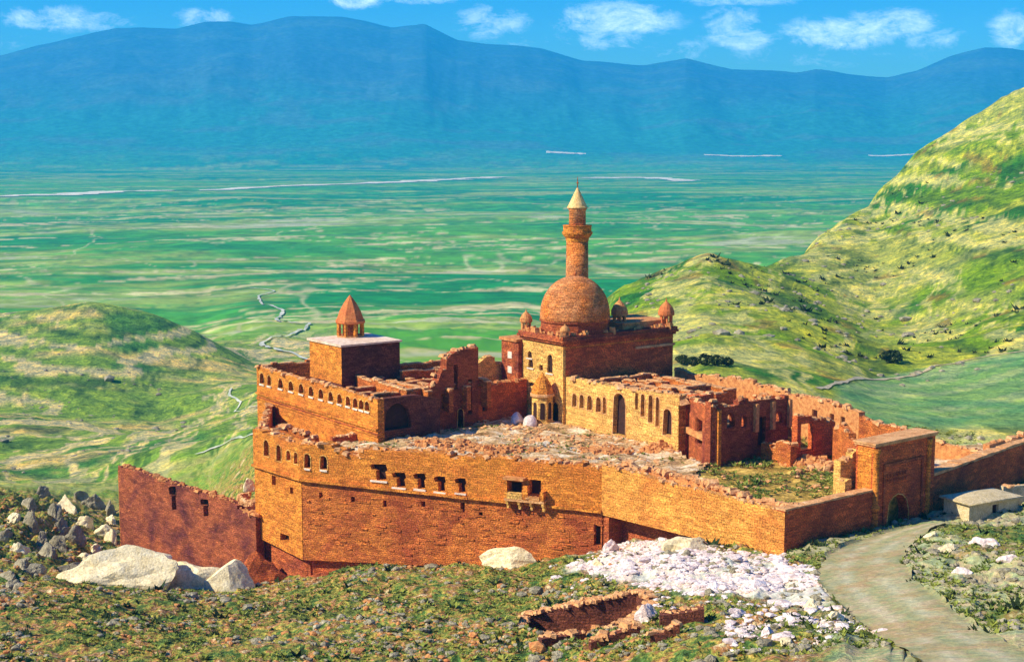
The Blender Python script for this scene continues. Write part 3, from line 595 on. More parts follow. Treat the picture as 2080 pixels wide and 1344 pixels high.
for i in range(60):
    s = random.uniform(.3, L - .3); z = random.uniform(-11, -5); b.box(s, s + random.uniform(.4, 1.6), .2 - random.uniform(.04, .14), .3, z, z + random.uniform(.12, .3), .03)
b.build('projecting_stones', 'rough', r)
# ruined bay on corbels
s0, zb = on_wall(P2, P3, 1030, 1015); s1, _ = on_wall(P2, P3, 1110, 1015)
bay, _ = frame('ruined_bay', 'broken stone bay window hanging on corbels from the front wall', 'bay window', P2, P3)
w_ = s1 - s0
MB().box(s0, s1, -1.0, .0, -3.5, -3.2, .05).build('floor_slab', 'coping', bay)
MB().box(s0, s0 + .35, -1.0, -.01, -3.2, -.9, .06).build('pier', 'orange', bay)
MB().box(s0 + w_ * .48, s0 + w_ * .6, -1.0, -.01, -3.2, -1.5, .06).build('pier', 'orange', bay)
MB().box(s1 - .5, s1, -1.0, -.01, -3.2, -2.0, .08).build('pier', 'orange', bay)
MB().box(s0 + .36, s0 + w_ * .45, -1.0, -.75, -3.2, -2.4, .05).build('parapet', 'pale', bay)
MB().box(s0 + w_ * .6, s1 - .55, -1.0, -.75, -3.2, -2.7, .05).build('parapet', 'lumps', bay)
MB().box(s0 - .1, s0 + w_ * .5, -1.1, -.01, -.88, -.6, .04).build('lintel', 'lumps', bay)
for k in range(4):
    x = s0 + .2 + k * (w_ - .5) / 3; MB().prism([(x, -.95), (x + .3, -.95), (x + .3, 0), (x, 0)], -3.9, -3.52).prism([(x, -.6), (x + .3, -.6), (x + .3, 0), (x, 0)], -4.5, -3.92).build('corbel', 'pale', bay)
c = MB(); [c.stone((random.uniform(s0, s1), random.uniform(-.9, -.2), -3.1 + random.random() * .3), .25, .2, .2) for _ in range(16)]; c.build('rubble', 'coping', bay)
# front-right wall
r, L = frame('curtain_wall', 'smooth sunlit orange front wall ending at the near corner', 'wall', P3, C0)
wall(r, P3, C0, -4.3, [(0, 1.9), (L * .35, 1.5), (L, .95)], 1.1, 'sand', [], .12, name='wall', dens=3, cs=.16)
MB().box(.2, L - .6, 1.1, 3.3, -4.2, .75).build('wall_walk', 'lumps', r)
wall(r, P3 + Vector((0, 0)), C0, -3, [(0, 1.6), (L * .5, 1.55), (L * .7, 1.0), (L, .9)], .7, 'lumps', [], .35, name='inner_parapet', y0=2.7, dens=5, cs=.27)
MB().box(.3, L - .2, 2.6, 3.6, -13, -4.3).build('substructure', 'red', r)  # darker red face paints in the shadow under the overhang
MB().box(.05, .9, .3, 3.4, -14, -4.32).build('buttress', 'red', r)
r, L = frame('curtain_wall', 'low shaded red wall between the near corner and the gate', 'wall', C0, G0)
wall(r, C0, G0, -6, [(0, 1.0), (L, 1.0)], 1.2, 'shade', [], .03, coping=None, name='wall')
b = MB(); n = 14
for i in range(n): b.box(L * i / n, L * (i + 1) / n - .03, -.06, 1.28, 1.06 + random.uniform(-.03, .03), 1.26 + random.uniform(-.03, .03), .02)
b.build('capping', 'coping', r)
# gatehouse
r, L = frame('gatehouse', 'tall block shaped gate of shaded red stone with a deep portal by the road', 'gate', G0, G1)
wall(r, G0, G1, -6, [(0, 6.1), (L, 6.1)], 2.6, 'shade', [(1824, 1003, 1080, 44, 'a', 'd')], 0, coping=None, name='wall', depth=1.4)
b = MB()
for (z, h, o_) in ((6.1, .25, .18), (6.36, .16, .3)): b.box(-o_, L + o_, -o_, 2.6 + o_, z, z + h)
b.build('cornice', 'coping', r)
fr = MB(); fr.box(1.6, 1.9, -.16, .05, -4, 3.6).box(L - 2.6, L - 2.3, -.16, .05, -4, 3.6).box(1.6, L - 2.3, -.16, .05, 3.6, 3.95); fr.build('portal_frame', 'red', r)
fr = MB()
for z in (1.6, 2.3): 
    for k in range(7): fr.box(2.3 + k * .55, 2.6 + k * .55, -.12, .05, z, z + .4)
fr.build('carved_panel', 'red', r)
MB().lathe([(.45, -6), (.45, -3.7), (.6, -3.6), (.6, -3.2), (.38, -3.0), (.38, -1.2), (.55, -1.1), (.55, -.7), (.36, -.6), (.36, 5.2), (.52, 5.5), (.52, 5.9)], 16, .15, -.1).build('column', 'orange', r, True)
MB().lathe([(.35, -6), (.35, -3.7), (.5, -3.6), (.5, -3.3), (.3, -3.1), (.3, 5.2), (.42, 5.5), (.42, 5.9)], 16, L - 1.3, -.08).build('column', 'orange', r, True)
MB().box(-.04, .0, .4, 2.3, -1, 5.9).build('painted_lit_side', 'orange', r)  # orange sheet paints sunlight on the left side of the gate
b = MB(); [b.stone((random.uniform(-1.6, .2), random.uniform(2.7, 3.6), 0), .4, .3, .5) for _ in range(4)]
b.build('rubble', 'lumps', r)
# ruined piers just inside the gate
def local_wall(name, label, cat, a, b_, z0, z1, th, m, ops=(), rag=.4, coping='coping', **k):
    r, L = frame(name, label, cat, a, b_); wall(r, a, b_, z0, z1, th, m, ops, rag, coping, **k); return r, L
a = G0 - Vd * 2.9 + U * 1.7; bb = G0 - Vd * .3 + U * 1.2
local_wall('ruined_pier', 'crumbling yellow pier standing left of the gate block', 'ruin', a, a + Vd * 1.1, -1, [(0, 2.2), (1.1, 2.6)], 1.3, 'pale', rag=.3)
a = G0 - Vd * 2.0 + U * 3.2
local_wall('ruined_arch', 'broken arch fragment behind the left side of the gate', 'ruin', a, a + Vd * 3.0, -1, [(0, 4.2), (1.2, 4.6), (3.0, 5.2)], 1.0, 'pale', [(1741, 905, 945, 20, 'a', 't')], rag=.3)
# wall right of the gate
RX = R0 + (R1 - R0) * 2.4
r, L = frame('curtain_wall', 'long shaded wall running off to the right of the gate', 'wall', R0, RX)
wall(r, R0, RX, -6, [(0, 1.1), (L, 1.5)], 1.4, 'shade', [], .05, coping=None, name='wall')
b = MB(); n = 34
for i in range(n): b.box(L * i / n, L * (i + 1) / n - .03, -.05, 1.6 + random.uniform(-.1, .3), 1.2 + .4 * i / n + random.uniform(-.05, .02), 1.5 + .4 * i / n + random.uniform(-.05, .06), .03)
b.build('capping', 'coping', r)
q0 = V2(1900, 893, 1.6); q1 = V2(2005, 920, 1.0)
local_wall('garden_wall', 'low broken wall closing the small yard right of the gate', 'wall', q0, q1, -5, [(0, 1.6), (8, .9)], .7, 'lumps', rag=.2)
q0 = V2(2010, 903, 2.0); q1 = V2(2110, 868, 2.4)
local_wall('garden_wall', 'pale topped rubble wall at the right edge behind the long wall', 'wall', q0, q1, -5, 2.0, .9, 'lumps', rag=.3)
platform('yard', [G1 + Vector((.3, 1.7)), Vector((66, 191)), Vector((64, 199)), Vector((55, 192)), BK2 + Vector((.5, 0))], -.8, 'court', .6, .6, 'small bare yard right of the gate')
# back walls
r, L = local_wall('back_wall', 'orange rear wall of the outer court with rows of openings', 'wall', BK0, BK1, -8, [(0, 6.3), (6, 6.1), (L, 5.9)], 1.0, 'lumps',
                  [(1655, 832, 858, 11, 'r', 't'), (1690, 840, 866, 9, 'r', 't'), (1712, 846, 874, 9, 'r', 't'), (1600, 818, 840, 10, 'r', 't'), (1570, 806, 822, 10, 'r', 't')], rag=.45)
r, L = local_wall('back_wall', 'lower smooth end of the rear wall near the green field', 'wall', BK1, BK2, -8, [(0, 5.2), (3, 4.8), (12, 4.6)], .9, 'rough', rag=.15)
# ruined rooms along the rear of the outer court
a = V2(1612, 958, 0); b_ = V2(1738, 975, 0)
local_wall('ruined_room', 'crumbling orange room wall with a dark doorway in the outer court', 'ruin', V2(1690, 940, 0), V2(1742, 965, 0), -.5, [(0, 5.0), (2, 5.3), (5, 3.8), (9, 3.4)], 1.0, 'rough', rag=.5)
a = V2(1618, 945, 0); b_ = a + Vd * 7
local_wall('ruined_room', 'dark shaded cross wall of a roofless room under the rear wall', 'ruin', a, b_, -.5, [(0, 6.2), (4, 5.8), (7, 4.6)], .9, 'shade', [(1640, 858, 915, 26, 'r', 't')], rag=.5)
a = V2(1555, 940, 0); b_ = V2(1620, 948, 0)
local_wall('ruined_room', 'low broken wall of orange stone left of the dark doorway', 'ruin', V2(1545, 935, 0), V2(1605, 950, 0), -.5, [(0, 2.7), (2, 2.2), (3.2, 3.0), (9, 2.2)], 1.1, 'rough', rag=.5)
for k_, (ax, ay, L_, h_, dr) in enumerate([(1500, 900, 7, 4.2, 'V'), (1530, 872, 6, 4.8, 'U'), (1585, 880, 5, 5.0, 'V'), (1665, 900, 6, 4.2, 'U'), (1700, 905, 5, 3.6, 'V'), (1640, 880, 4, 4.6, 'V')]):
    A_ = V2(ax, ay, 0); d_ = Vd if dr == 'V' else -U
    local_wall('room_wall', ['roofless room wall nearest the dark wing end', 'lit broken wall under the left part of the rear wall', 'cross wall between roofless rooms left of the dark doorway', 'jagged orange wall just right of the dark doorway', 'short cross wall behind the crumbling doorway room', 'narrow cross wall close under the rear wall openings'][k_], 'ruin', A_, A_ + d_ * L_, -.5, [(0, h_), (L_ * .4, h_ + .5), (L_, h_ - 1.4)], .8, 'rough' if dr == 'U' else 'shade_dark', rag=.8)  # walls turned from the sun get the stone with shade painted in
def heap(label, px, py, z, rx, ry, h, m, n, grp=None, s=.35, name='rubble_heap'):
    p = W(px, py, z); b = MB()
    for i in range(n):
        a = random.uniform(0, 6.28); q = math.sqrt(random.random()); k = random.uniform(.5, 1.3) * s
        x, y = p.x + rx * q * math.cos(a), p.y + ry * q * math.sin(a); b.stone((x, y, z + h * (1 - q * q) * random.uniform(.4, 1)), k * 1.3, k, k * .8)
    # soil core under the stones
    vs = [(p.x, p.y, z + h * .8)]; fs = []
    for i in range(18): a = i / 18 * 6.283; vs.append((p.x + rx * .55 * math.cos(a), p.y + ry * .55 * math.sin(a), z + h * .5))
    for i in range(18): a = i / 18 * 6.283; vs.append((p.x + rx * 1.05 * math.cos(a), p.y + ry * 1.05 * math.sin(a), z - .4))
    for i in range(18): j = (i + 1) % 18; fs.append((0, 1 + i, 1 + j)); fs.append((1 + i, 19 + i, 19 + j, 1 + j))
    b.add(vs, fs); return setp(b.build(name, m), label, 'rubble', grp)
heap('orange rubble heap under the dark doorway of the outer court', 1640, 945, 0, 3.2, 2.5, 1.6, 'lumps', 60)
heap('pale rubble slab pile left of the gate pier', 1675, 952, 0, 2.6, 1.8, 1.2, 'coping', 40)
heap('brown rubble heap at the foot of the portal wall', 1345, 915, 0, 2.8, 2.0, 1.1, 'lumps', 50)
heap('low rubble heap in the middle of the inner court', 1230, 918, 0, 4.5, 2.5, .8, 'lumps', 70, s=.28)
heap('rubble strewn along the front parapet of the inner court', 1010, 918, .1, 7, 2.5, .9, 'lumps', 110, s=.3)
heap('green and red rubble mound at the left of the inner court', 900, 905, .1, 5, 3, .9, 'lumps', 80, s=.3)
heap('pale stones scattered over the front of the inner court', 1120, 893, .1, 6, 3, .35, 'coping', 70, s=.25)

# ------------------------------------------------------------------ selamlik wing (roofless rooms right of the mosque)
r, L = frame('ruined_wing', 'pale yellow courtyard wing with arched windows and roofless rooms', 'building', M0, F1)
wall(r, M0, F1, -1, [(0, 7.0), (L * .6, 7.1), (L, 7.6)], 1.2, 'pale',
     [(1167, 799, 826, 9, 'a', ''), (1182, 801, 829, 9, 'a', ''), (1198, 803, 833, 10, 'a', ''), (1216, 806, 837, 10, 'a', ''), (1228, 806, 840, 7, 'a', ''), (1258, 798, 884, 26, 'a', 'd'),
      (1293, 798, 832, 6, 'r', ''), (1306, 800, 846, 8, 'a', ''), (1322, 802, 858, 9, 'a', ''), (1336, 806, 866, 7, 'a', ''), (1356, 830, 884, 18, 'a', 'd')], .15, name='facade', depth=.8)
wing_floor = [(lambda q: (q.x, q.y))(lpt(M0, F1, p)) for p in (M0 - U * .1 + Vd * 1.15, F1 + Vd * 1.2 + U * .3, GA + Vd * .9 + U * 1.0, GB + U * .6, BK0 - Vd * .6, MR + Vector((.5, -1.2)))]
MB().prism(wing_floor[::1], 2.6, 3.4).build('upper_floor', 'lumps', r)
fb = MB(); qs = [M0 + Vd * random.uniform(2, 19) - U * random.uniform(.5, 20) for _ in range(420)]
for p in qs:
    l = lpt(M0, F1, p); k = random.uniform(.12, .5); fb.stone((l.x, l.y, 3.45), k * 1.4, k, k * .6)
fb.build('rubble', 'lumps', r)
def inner_walls(root_, P, Q, lines, z0, m, rag=.4, cop='coping'):
    for (a, b_, z1, th) in lines:
        la, lb = lpt(P, Q, a), lpt(P, Q, b_); d = lb - la; ln = d.length
        o = MB(); pts, f = top_profile(ln, z1, rag); o.panel([[(0, z0), (ln, z0)] + pts[::-1]], 0, th)
        n = int(ln * .8); st = MB(); cn_ = max(2, int(ln / .9))
        for i in range(cn_):
            s_ = ln * (i + .5) / cn_; zt = min(float(np.interp(s_ + q_, [p[0] for p in pts], [p[1] for p in pts])) for q_ in (-.3, 0, .3)); st.box(s_ - ln / cn_ / 2 + .02, s_ + ln / cn_ / 2 - .02, -.08, th + .1, zt - .02, zt + .16, .03)
        for i in range(n):
            s = ln * (i + random.random()) / n; k = random.uniform(.12, .3); zt = float(np.interp(s, [p[0] for p in pts], [p[1] for p in pts])); st.stone((s, random.uniform(.1, th), zt + .05), k * 1.3, k, k * .7)
        ang = math.atan2(d.y, d.x); mt = Matrix.Translation((la.x, la.y, 0)) @ Matrix.Rotation(ang, 4, 'Z')
        w1 = o.build('partition_wall', m, root_); w1.matrix_local = mt; st.build('coping', cop, w1)
lines = []
for k, u in enumerate((3.6, 7.5, 11.5, 15.5, 19.0)):
    a = M0 - U * u + Vd * 1.3; lines.append((a, a + Vd * random.uniform(11, 14.5), random.uniform(5.9, 6.9), .6))
for v in (4.0, 7.2, 10.2, 13.0, 15.8):
    a = M0 - U * 2.5 + Vd * v; lines.append((a, a - U * (17.5 if v < 12 else 13), random.uniform(5.8, 6.6), .6))
inner_walls(r, M0, F1, lines, 3.4, 'rough', .35, 'coping')
local_wall('back_wall', 'broken rear wall joining the mosque to the orange rear wall', 'wall', MR + Vector((.2, -.6)), BK0, -8, [(0, 6.6), (4, 5.9), (9, 6.4)], .9, 'lumps', rag=.5)
# portal wall between the courts
r, L = local_wall('portal_wall', 'dark shaded portal wall with lit broken end between the two courts', 'wall', F1, F1 + Vd * 6.2, -1, [(0, 6.4), (1.2, 7.2), (6.2, 7.4)], 1.4, 'shade', [(1411, 850, 900, 15, 'r', 't'), (1436, 846, 880, 10, 'a', 't')], rag=.25)
MB().box(-.05, -.01, .05, 1.35, -.6, 6.2).build('painted_lit_end', 'pale', r)  # paler sheet paints the sunlight on the broken end
r, L = local_wall('wing_end_wall', 'tall dark end wall of the roofless wing above the outer court', 'wall', GA, GB, -1, [(0, 8.2), (2, 8.0), (4, 7.4), (6, 8.0), (9, 7.6), (L, 7.6)], 1.0, 'shade_dark',
                  [(1485, 838, 868, 16, 'a', 't'), (1512, 842, 868, 12, 'a', 't'), (1548, 846, 905, 15, 'r', ''), (1583, 835, 858, 14, 'a', 't')], rag=.5)
for px in (1456, 1532, 1566, 1600):
    s, _ = on_wall(GA, GB, px, 900); MB().box(s - .28, s + .28, -.5, .0, -.5 if px < 1500 else 3.6, 7.2, .05).build('pilaster', 'orange' if px < 1500 else 'lumps', r)
r2, L2 = local_wall('wing_side_wall', 'short lit wall joining the portal wall to the wing end', 'wall', F1 + Vd * 1.6, GA + Vd * .0 + U * .1, -1, [(0, 7.2), (9, 7.8)], .8, 'red', [(1420, 850, 905, 14, 'r', 't')], rag=.4)

# ------------------------------------------------------------------ mosque
ms = root('mosque', 'domed mosque with tall minaret at the middle of the palace', 'mosque', (M0.x, M0.y, 0), math.atan2(Vd.y, Vd.x))
# local x along Vd (right face), y along U (to the back left)
LX, LY = 20.6, 9.6
def mloc(q): d = q - M0; return Vector((d.dot(Vd), d.dot(U)))
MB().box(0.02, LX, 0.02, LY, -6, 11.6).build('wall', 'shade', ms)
# west face, its sunlight painted in as paler stone: own panel 4 cm proud with windows
pf = bpy.data.objects.new('west_face', None)
loops = [[(0, -1), (LY, -1), (LY, 11.3), (0, 11.3)]]; wins = []
for (px, yt, yb, wp, kd) in [(1081, 712, 726, 9, 'a'), (1083, 729, 746, 10, 'a'), (1122, 719, 757, 11, 'a'), (1104, 740, 752, 7, 'r'), (1095, 778, 786, 34, 'r'), (1094, 812, 850, 10, 'a'), (1132, 815, 860, 14, 'a')]:  # the widest slot is the dark line of the ledge
    s, zt = on_wall(ML, M0, px, yt); _, zb2 = on_wall(ML, M0, px, yb); wd = abs(on_wall(ML, M0, px + wp / 2, yt)[0] - on_wall(ML, M0, px - wp / 2, yt)[0]); wins.append((s, zb2, wd, zt - zb2, kd))
loops += [oploop(*q) for q in wins]
wf = MB().panel(loops, -.45, .0); face = wf.build('west_facade', 'pale', ms); mt = Matrix.Translation((0, LY, 0)) @ Matrix.Rotation(-math.pi / 2, 4, 'Z'); face.matrix_local = mt
for (s, z, wd, h, kd) in wins:
    lp = oploop(s, z, wd, h, kd); c = (s, z + h / 2); w1 = MB().panel([[(c[0] + (p[0] - c[0]) * .96, c[1] + (p[1] - c[1]) * .96) for p in lp]], -.1, -.02).build('window', 'dark', ms); w1.matrix_local = mt
    if h > .9: f2 = MB().box(s - wd * .65, s + wd * .65, -.6, -.46, z - .2, z - .02).build('sill', 'whitest', w1)
b = MB()
for z, h, o_ in ((11.6, .35, .3), (11.97, .35, .6), (12.34, .4, .45)): b.box(-o_ - .45, LX + o_, -o_, LY + o_, z, z + h)
b.build('cornice', 'red', ms)
b = MB(); b.box(LX - 7.5, LX + .15, -.25, .0, 9.9, 10.25); b.build('ledge', 'coping', ms)
b = MB(); b.box(-.46, LX, -.05, .018, 11.0, 11.2); b.build('moulding', 'orange', ms)
def rl(): return random.random()
b = MB()
for i in range(80):
    e = random.choice('abc'); k = random.uniform(.2, .5)
    x, y = {'a': (-.6 + rl() * .6, rl() * LY), 'b': (rl() * LX, -.2 + rl() * .7), 'c': (rl() * LX, LY - rl() * .6)}[e]; b.stone((x, y, 12.75 + k * .5), k, k * .8, k * rl() * 1.4)
b.build('parapet_stones', 'lumps', ms)
MB().box(11.6, LX - .1, 1.2, LY - .2, 12.74, 13.7, .05).build('roof', 'lumps', ms)
dx, dy = 5.5, 4.75
MB().lathe([(5.15, 12.74), (5.15, 13.1), (5.0, 13.1), (5.0, 14.2), (5.2, 14.25), (5.2, 14.5)], 16, dx, dy, R(11)).build('drum', 'red', ms)
dp = []
for k in range(25):
    t = k / 24; a = t * math.pi / 2; rr = 5.12 * math.cos(a) ** .92 if k < 24 else .02; dp.append((rr * (1 + .03 * math.sin(a * 2)), 14.45 + 6.3 * math.sin(a) ** 1.0))
dm = MB().lathe(dp, 48, dx, dy).build('dome', 'dome', ms, True)
MB().lathe([(.18, 20.7), (.18, 21.0), (.3, 21.1), (.1, 21.3)], 10, dx, dy).build('finial', 'cone', dm, True)
# minaret
mp_ = mloc(Vector(AT(1172, 600, 222)[:2])); mx_, my_ = mp_.x, mp_.y
mn = MB().lathe([(2.0, 8), (2.0, 14.0), (1.72, 14.8), (1.70, 20), (1.64, 25.3)], 20, mx_, my_).build('minaret', 'cone', ms, True)
mn.data.materials[0] = M['dome']
MB().lathe([(1.64, 25.3), (1.75, 25.6), (1.75, 25.8), (2.05, 26.1), (2.3, 26.5), (2.3, 26.75), (2.12, 26.75), (2.12, 27.6), (2.2, 27.6), (2.2, 27.75), (1.9, 27.75)], 20, mx_, my_).build('balcony', 'orange', mn)
MB().lathe([(1.28, 26.7), (1.24, 29.9), (1.4, 30.1), (1.4, 30.3)], 18, mx_, my_).build('upper_shaft', 'dome', mn, True)
MB().lathe([(1.55, 30.3), (1.55, 30.45), (1.42, 30.6), (.75, 32.0), (.12, 33.3)], 18, mx_, my_).build('cone_cap', 'cap', mn)
MB().lathe([(.07, 33.2), (.07, 33.9), (.2, 34.0), (.07, 34.2), (.03, 35)], 8, mx_, my_).build('finial', 'red', mn)
def mturret(x, y, z, r_, h, m='lumps', full=True):
    b = MB(); b.lathe([(r_ * .8, z), (r_ * .8, z + .3)], 8, x, y)
    for k in range(6): a = k * math.pi / 3; b.box(x + r_ * .65 * math.cos(a) - .13, x + r_ * .65 * math.cos(a) + .13, y + r_ * .65 * math.sin(a) - .13, y + r_ * .65 * math.sin(a) + .13, z + .3, z + h * .42)
    b.lathe([(r_ * .95, z + h * .42), (r_, z + h * .47), (r_ * .96, z + h * .6), (r_ * .75, z + h * .75), (r_ * .38, z + h * .88), (r_ * .12, z + h * .95), (.03, z + h * 1.08)], 14, x, y)
    return b.build('turret', m, ms)
q = mloc(Vector(AT(1263, 650, 217)[:2])); mturret(13.4, 4.0, 12.75, 1.3, 4.2)
mturret(LX - .9, .6, 12.75, 1.25, 3.9, 'cone')
mturret(-.1, LY - .4, 12.75, .95, 2.9, 'lumps'); mturret(0.1, .3, 12.75, .75, 1.7, 'lumps')
# lower porch block to the back left of the mosque
pb = MB(); pa, pc = mloc(WK), 0
MB().box(-1.2, 3.0, LY + .02, LY + 4.2, -4, 11.0).build('annex', 'red', ms)
MB().box(-1.5, 3.2, LY + .1, LY + 4.5, 11.0, 11.4, .05).build('annex_cornice', 'lumps', ms)
for z in (6.2, 8.4): MB().box(-1.26, -1.21, LY + 1.6, LY + 2.6, z, z + 1.0).build('annex_window', 'whitest', ms)

# tomb in front of the mosque
tc_ = M0 + U * 2.4 - Vd * 2.3
tb = root('domed_tomb', 'small octagonal tomb with stone cone before the mosque face', 'tomb', (tc_.x, tc_.y, 0))
b = MB().lathe([(1.9, -.5), (1.9, .5), (1.6, .55), (1.6, 4.2)], 8, 0, 0, R(22)); b.build('body', 'pale', tb)
for k in range(8):
    a = k * math.pi / 4 + math.pi / 8 + R(0) + R(22) - R(22) + math.pi / 8 * 0; aa = R(22) + math.pi / 8 + k * math.pi / 4
    lp = oploop(0, 1.0, .7, 2.4, 'a'); w1 = MB().panel([lp], -.04, .04).build('arch', 'dark', tb); rr = 1.6 * math.cos(math.pi / 8)
    w1.matrix_local = Matrix.Translation((rr * math.cos(aa), rr * math.sin(aa), 0)) @ Matrix.Rotation(aa + math.pi / 2, 4, 'Z')
MB().lathe([(1.85, 4.2), (1.85, 4.5), (1.65, 4.6)], 8, 0, 0, R(22)).build('cornice', 'coping', tb)
MB().lathe([(1.7, 4.6), (1.5, 5.4), (.9, 6.5), (.3, 7.2), (.04, 7.6)], 8, 0, 0, R(22)).build('cone', 'orange', tb)

# ------------------------------------------------------------------ harem wing (left)
r, L = frame('palace_wing', 'left palace wing with a row of arched windows under a pale broken parapet', 'building', HL, HE)
ops = [(532, 757, 779, 9, 'a', 's'), (547, 762, 783, 8, 'a', 's')] + [(x, 765 + (x - 565) * .262 + 2, 788 + (x - 565) * .262 - 1, 10, 'a', 's') for x in (570, 591, 612, 632, 652, 672, 690, 707, 722, 734, 746)]
wall(r, HL, HE, -8, [(0, 6.1), (8, 6.0), (L, 6.0)], 1.0, 'orange', ops, .15, name='front_wall')
string(r, L, 1.7, .3, .3); string(r, L, .9, .2, .18); string(r, L, 1.2, .12, .1, 'red')
# side wall facing right, its shade painted in dark stone, with broken opening
sw = lpt(HL, HE, HE); EW = HE + Vd * 5.2
la = Vector((L, 0)); 
o = MB().panel([[(0, -4), (10.0, -4), (10.0, 5.0), (6.2, 6.0), (0.05, 6.0)], oploop(3.1, 1.6, 4.3, 3.6, 'a')], 0, .9).build('side_wall', 'deep', r)
ang = math.atan2(Vd.y, Vd.x) - math.atan2((HE - HL).y, (HE - HL).x); mt = Matrix.Translation((L, 0, 0)) @ Matrix.Rotation(ang, 4, 'Z'); o.matrix_local = mt
o = MB().panel([[(.9, 1.6), (5.3, 1.6), (5.3, 5.2), (.9, 5.2)]], .75, .85).build('doorway', 'dark', r); o.matrix_local = mt
# roof floor
bl = [HL + Vd * .3 - U * .9, HE + Vd * .5 + U * .9, WH + U * 1.0 + Vd * .3, V2(970, 862, 0) + U * 1.2, Vector((-2, 222)), HL + Vd * 26]
MB().prism([(lambda q: (q.x, q.y))(lpt(HL, HE, p)) for p in bl], 2.0, 2.6).build('roof_floor', 'floor', r)
lines = []
K0 = Vector((-24.4, 209.4)); dirs = (HL - HE).normalized()
for k, t in enumerate((2.2, 5.5, 9, 12.5, 16)):
    a = HE + dirs * (t + 1) + Vd * 1.2
    if t < 10: lines.append((a, a + Vd * (17 - t * .2), random.uniform(5.6, 6.8), .7))
    else: lines.append((a + Vd * 11, a + Vd * 22, random.uniform(6.2, 7.4), .7))
for v in (5.5, 9.0, 12.5, 15.5, 19.0):
    a = HE + dirs * 1.5 + Vd * v; lines.append((a + dirs * 14, a, random.uniform(5.8, 6.9), .7))
lines.append((HL + Vd * 12 - dirs * 1, HL + Vd * 1.0 - dirs * 1, 6.3, .6)); lines.append((HL + Vd * 24, HL + Vd * 12, 7.0, .6))
inner_walls(r, HL, HE, lines, 2.6, 'rough', .4)
# block with the kiosk
kb = root('roof_block', 'plain cube shaped stone block with bright flat top on the left wing', 'building', (K0.x, K0.y, 0), math.atan2(Vd.y, Vd.x))
MB().box(0, 9.8, 0, 9.4, 2, 11.0).build('wall', 'deep', kb)  # dark stone paints in the shade of the right face
MB().box(-.05, -.003, 0, 9.4, 5.6, 11.0).build('painted_lit_side', 'orange', kb)  # thin orange sheet, sunlight of the left face put into its colour
MB().box(-.3, 10.05, -.3, 9.7, 11.0, 11.3, .03).build('flat_roof', 'floor', kb)
kc = W(712, 683, 11.3); kk = root('rooftop_kiosk', 'small open kiosk with terracotta pointed roof on the flat block', 'kiosk', (kc.x, kc.y, 11.3), R(30))
MB().lathe([(2.15, .0), (2.15, .25)], 8).build('base', 'coping', kk)
for k in range(8):
    a = k * math.pi / 4; MB().lathe([(.36, .25), (.32, 2.2)], 6, 1.85 * math.cos(a), 1.85 * math.sin(a)).build('pillar', 'orange', kk)
MB().lathe([(1.25, .25), (1.25, 2.2)], 8).build('core', 'red', kk)
MB().lathe([(2.1, 2.0), (2.35, 2.15), (2.35, 2.45), (2.15, 2.6), (1.7, 3.8), (1.0, 5.0), (.4, 5.8), (.05, 6.2)], 8).build('roof', 'cone', kk)
# shaded court front of the wing: broken near end, taller tower part, low part to the mosque
H1 = V2(912, 870, 0)
r, L = local_wall('court_facade', 'dark shaded ruined facade with stepped broken end facing the inner court', 'wall', WH, V2(972, 862, 0), -1,
    [(0, .8), (1.0, 2.4), (2.0, 3.0), (2.6, 5.0), (3.6, 6.4), (5.4, 7.2), (6.0, 9.6), (7.2, 10.8), (9, 11.2), (30, 11.4)], 1.4, 'shade_dark', [(902, 800, 830, 12, 'r', ''), (926, 740, 790, 8, 'r', ''), (935, 830, 868, 12, 'a', 'd'), (955, 770, 840, 8, 'r', '')], rag=.3)
r_, L = local_wall('court_wall', 'lower shaded red wall joining the facade to the mosque', 'wall', V2(972, 862, 0), WK, -1, [(0, 5.6), (30, 5.8)], 1.0, 'shade', [(985, 805, 835, 10, 'r', '')], rag=.1, coping='lumps')
r_, L = local_wall('roof_ruin', 'pale broken wall with two gaps behind the court wall', 'ruin', V2(972, 862, 0) + U * 5, WK + U * 6, 2, [(0, 8.5), (3, 7.2), (6, 8.6), (9, 7.4), (14, 9.4)], .8, 'pale', rag=.5)
# low lit buttress continuing the broken end toward the wing
local_wall('broken_buttress', 'sunlit stepped buttress at the broken end of the facade', 'ruin', WH + (HE - WH) * .02 - U * 0 + Vector((-1.3, 1.4)), WH + Vector((.1, -.1)), -1, [(0, 4.8), (1.0, 3.4), (2.0, 1.6)], 1.2, 'pale', rag=.3)
# lower terrace between wing and bastion
t0 = [P0 + Vector((1.5, 3.5)), P1 + Vector((1.0, 2.6)), P1 + inw(P1, P2, 2.3) + (P2 - P1) * .35, WH + Vector((-.5, -1)), HE + Vector((0, -.2)), HL + Vector((1, -1))]
platform('terrace', t0, -2.2, 'court', .6, .5, 'sunken rubble terrace between the left wing and the bastion')
local_wall('terrace_wall', 'dark low cross wall on the sunken terrace left of the court', 'wall', V2(675, 896, -.3), V2(838, 872, .3), -3, [(0, .3), (18, 1.0)], .8, 'red', rag=.25)
local_wall('terrace_wall', 'short broken wall at the left end of the sunken terrace', 'wall', V2(560, 868, .3), V2(640, 880, .3), -3, [(0, .7), (4, .3), (8, -.4)], .8, 'rough', rag=.3)
local_wall('side_wall', 'rear side wall closing the bastion at far left', 'wall', P0 + Vector((1.6, 1.2)), HL + Vector((2.6, 0)), -16, [(0, 1.0), (8, .4), (30, 1.2)], 1.0, 'rough', rag=.3)
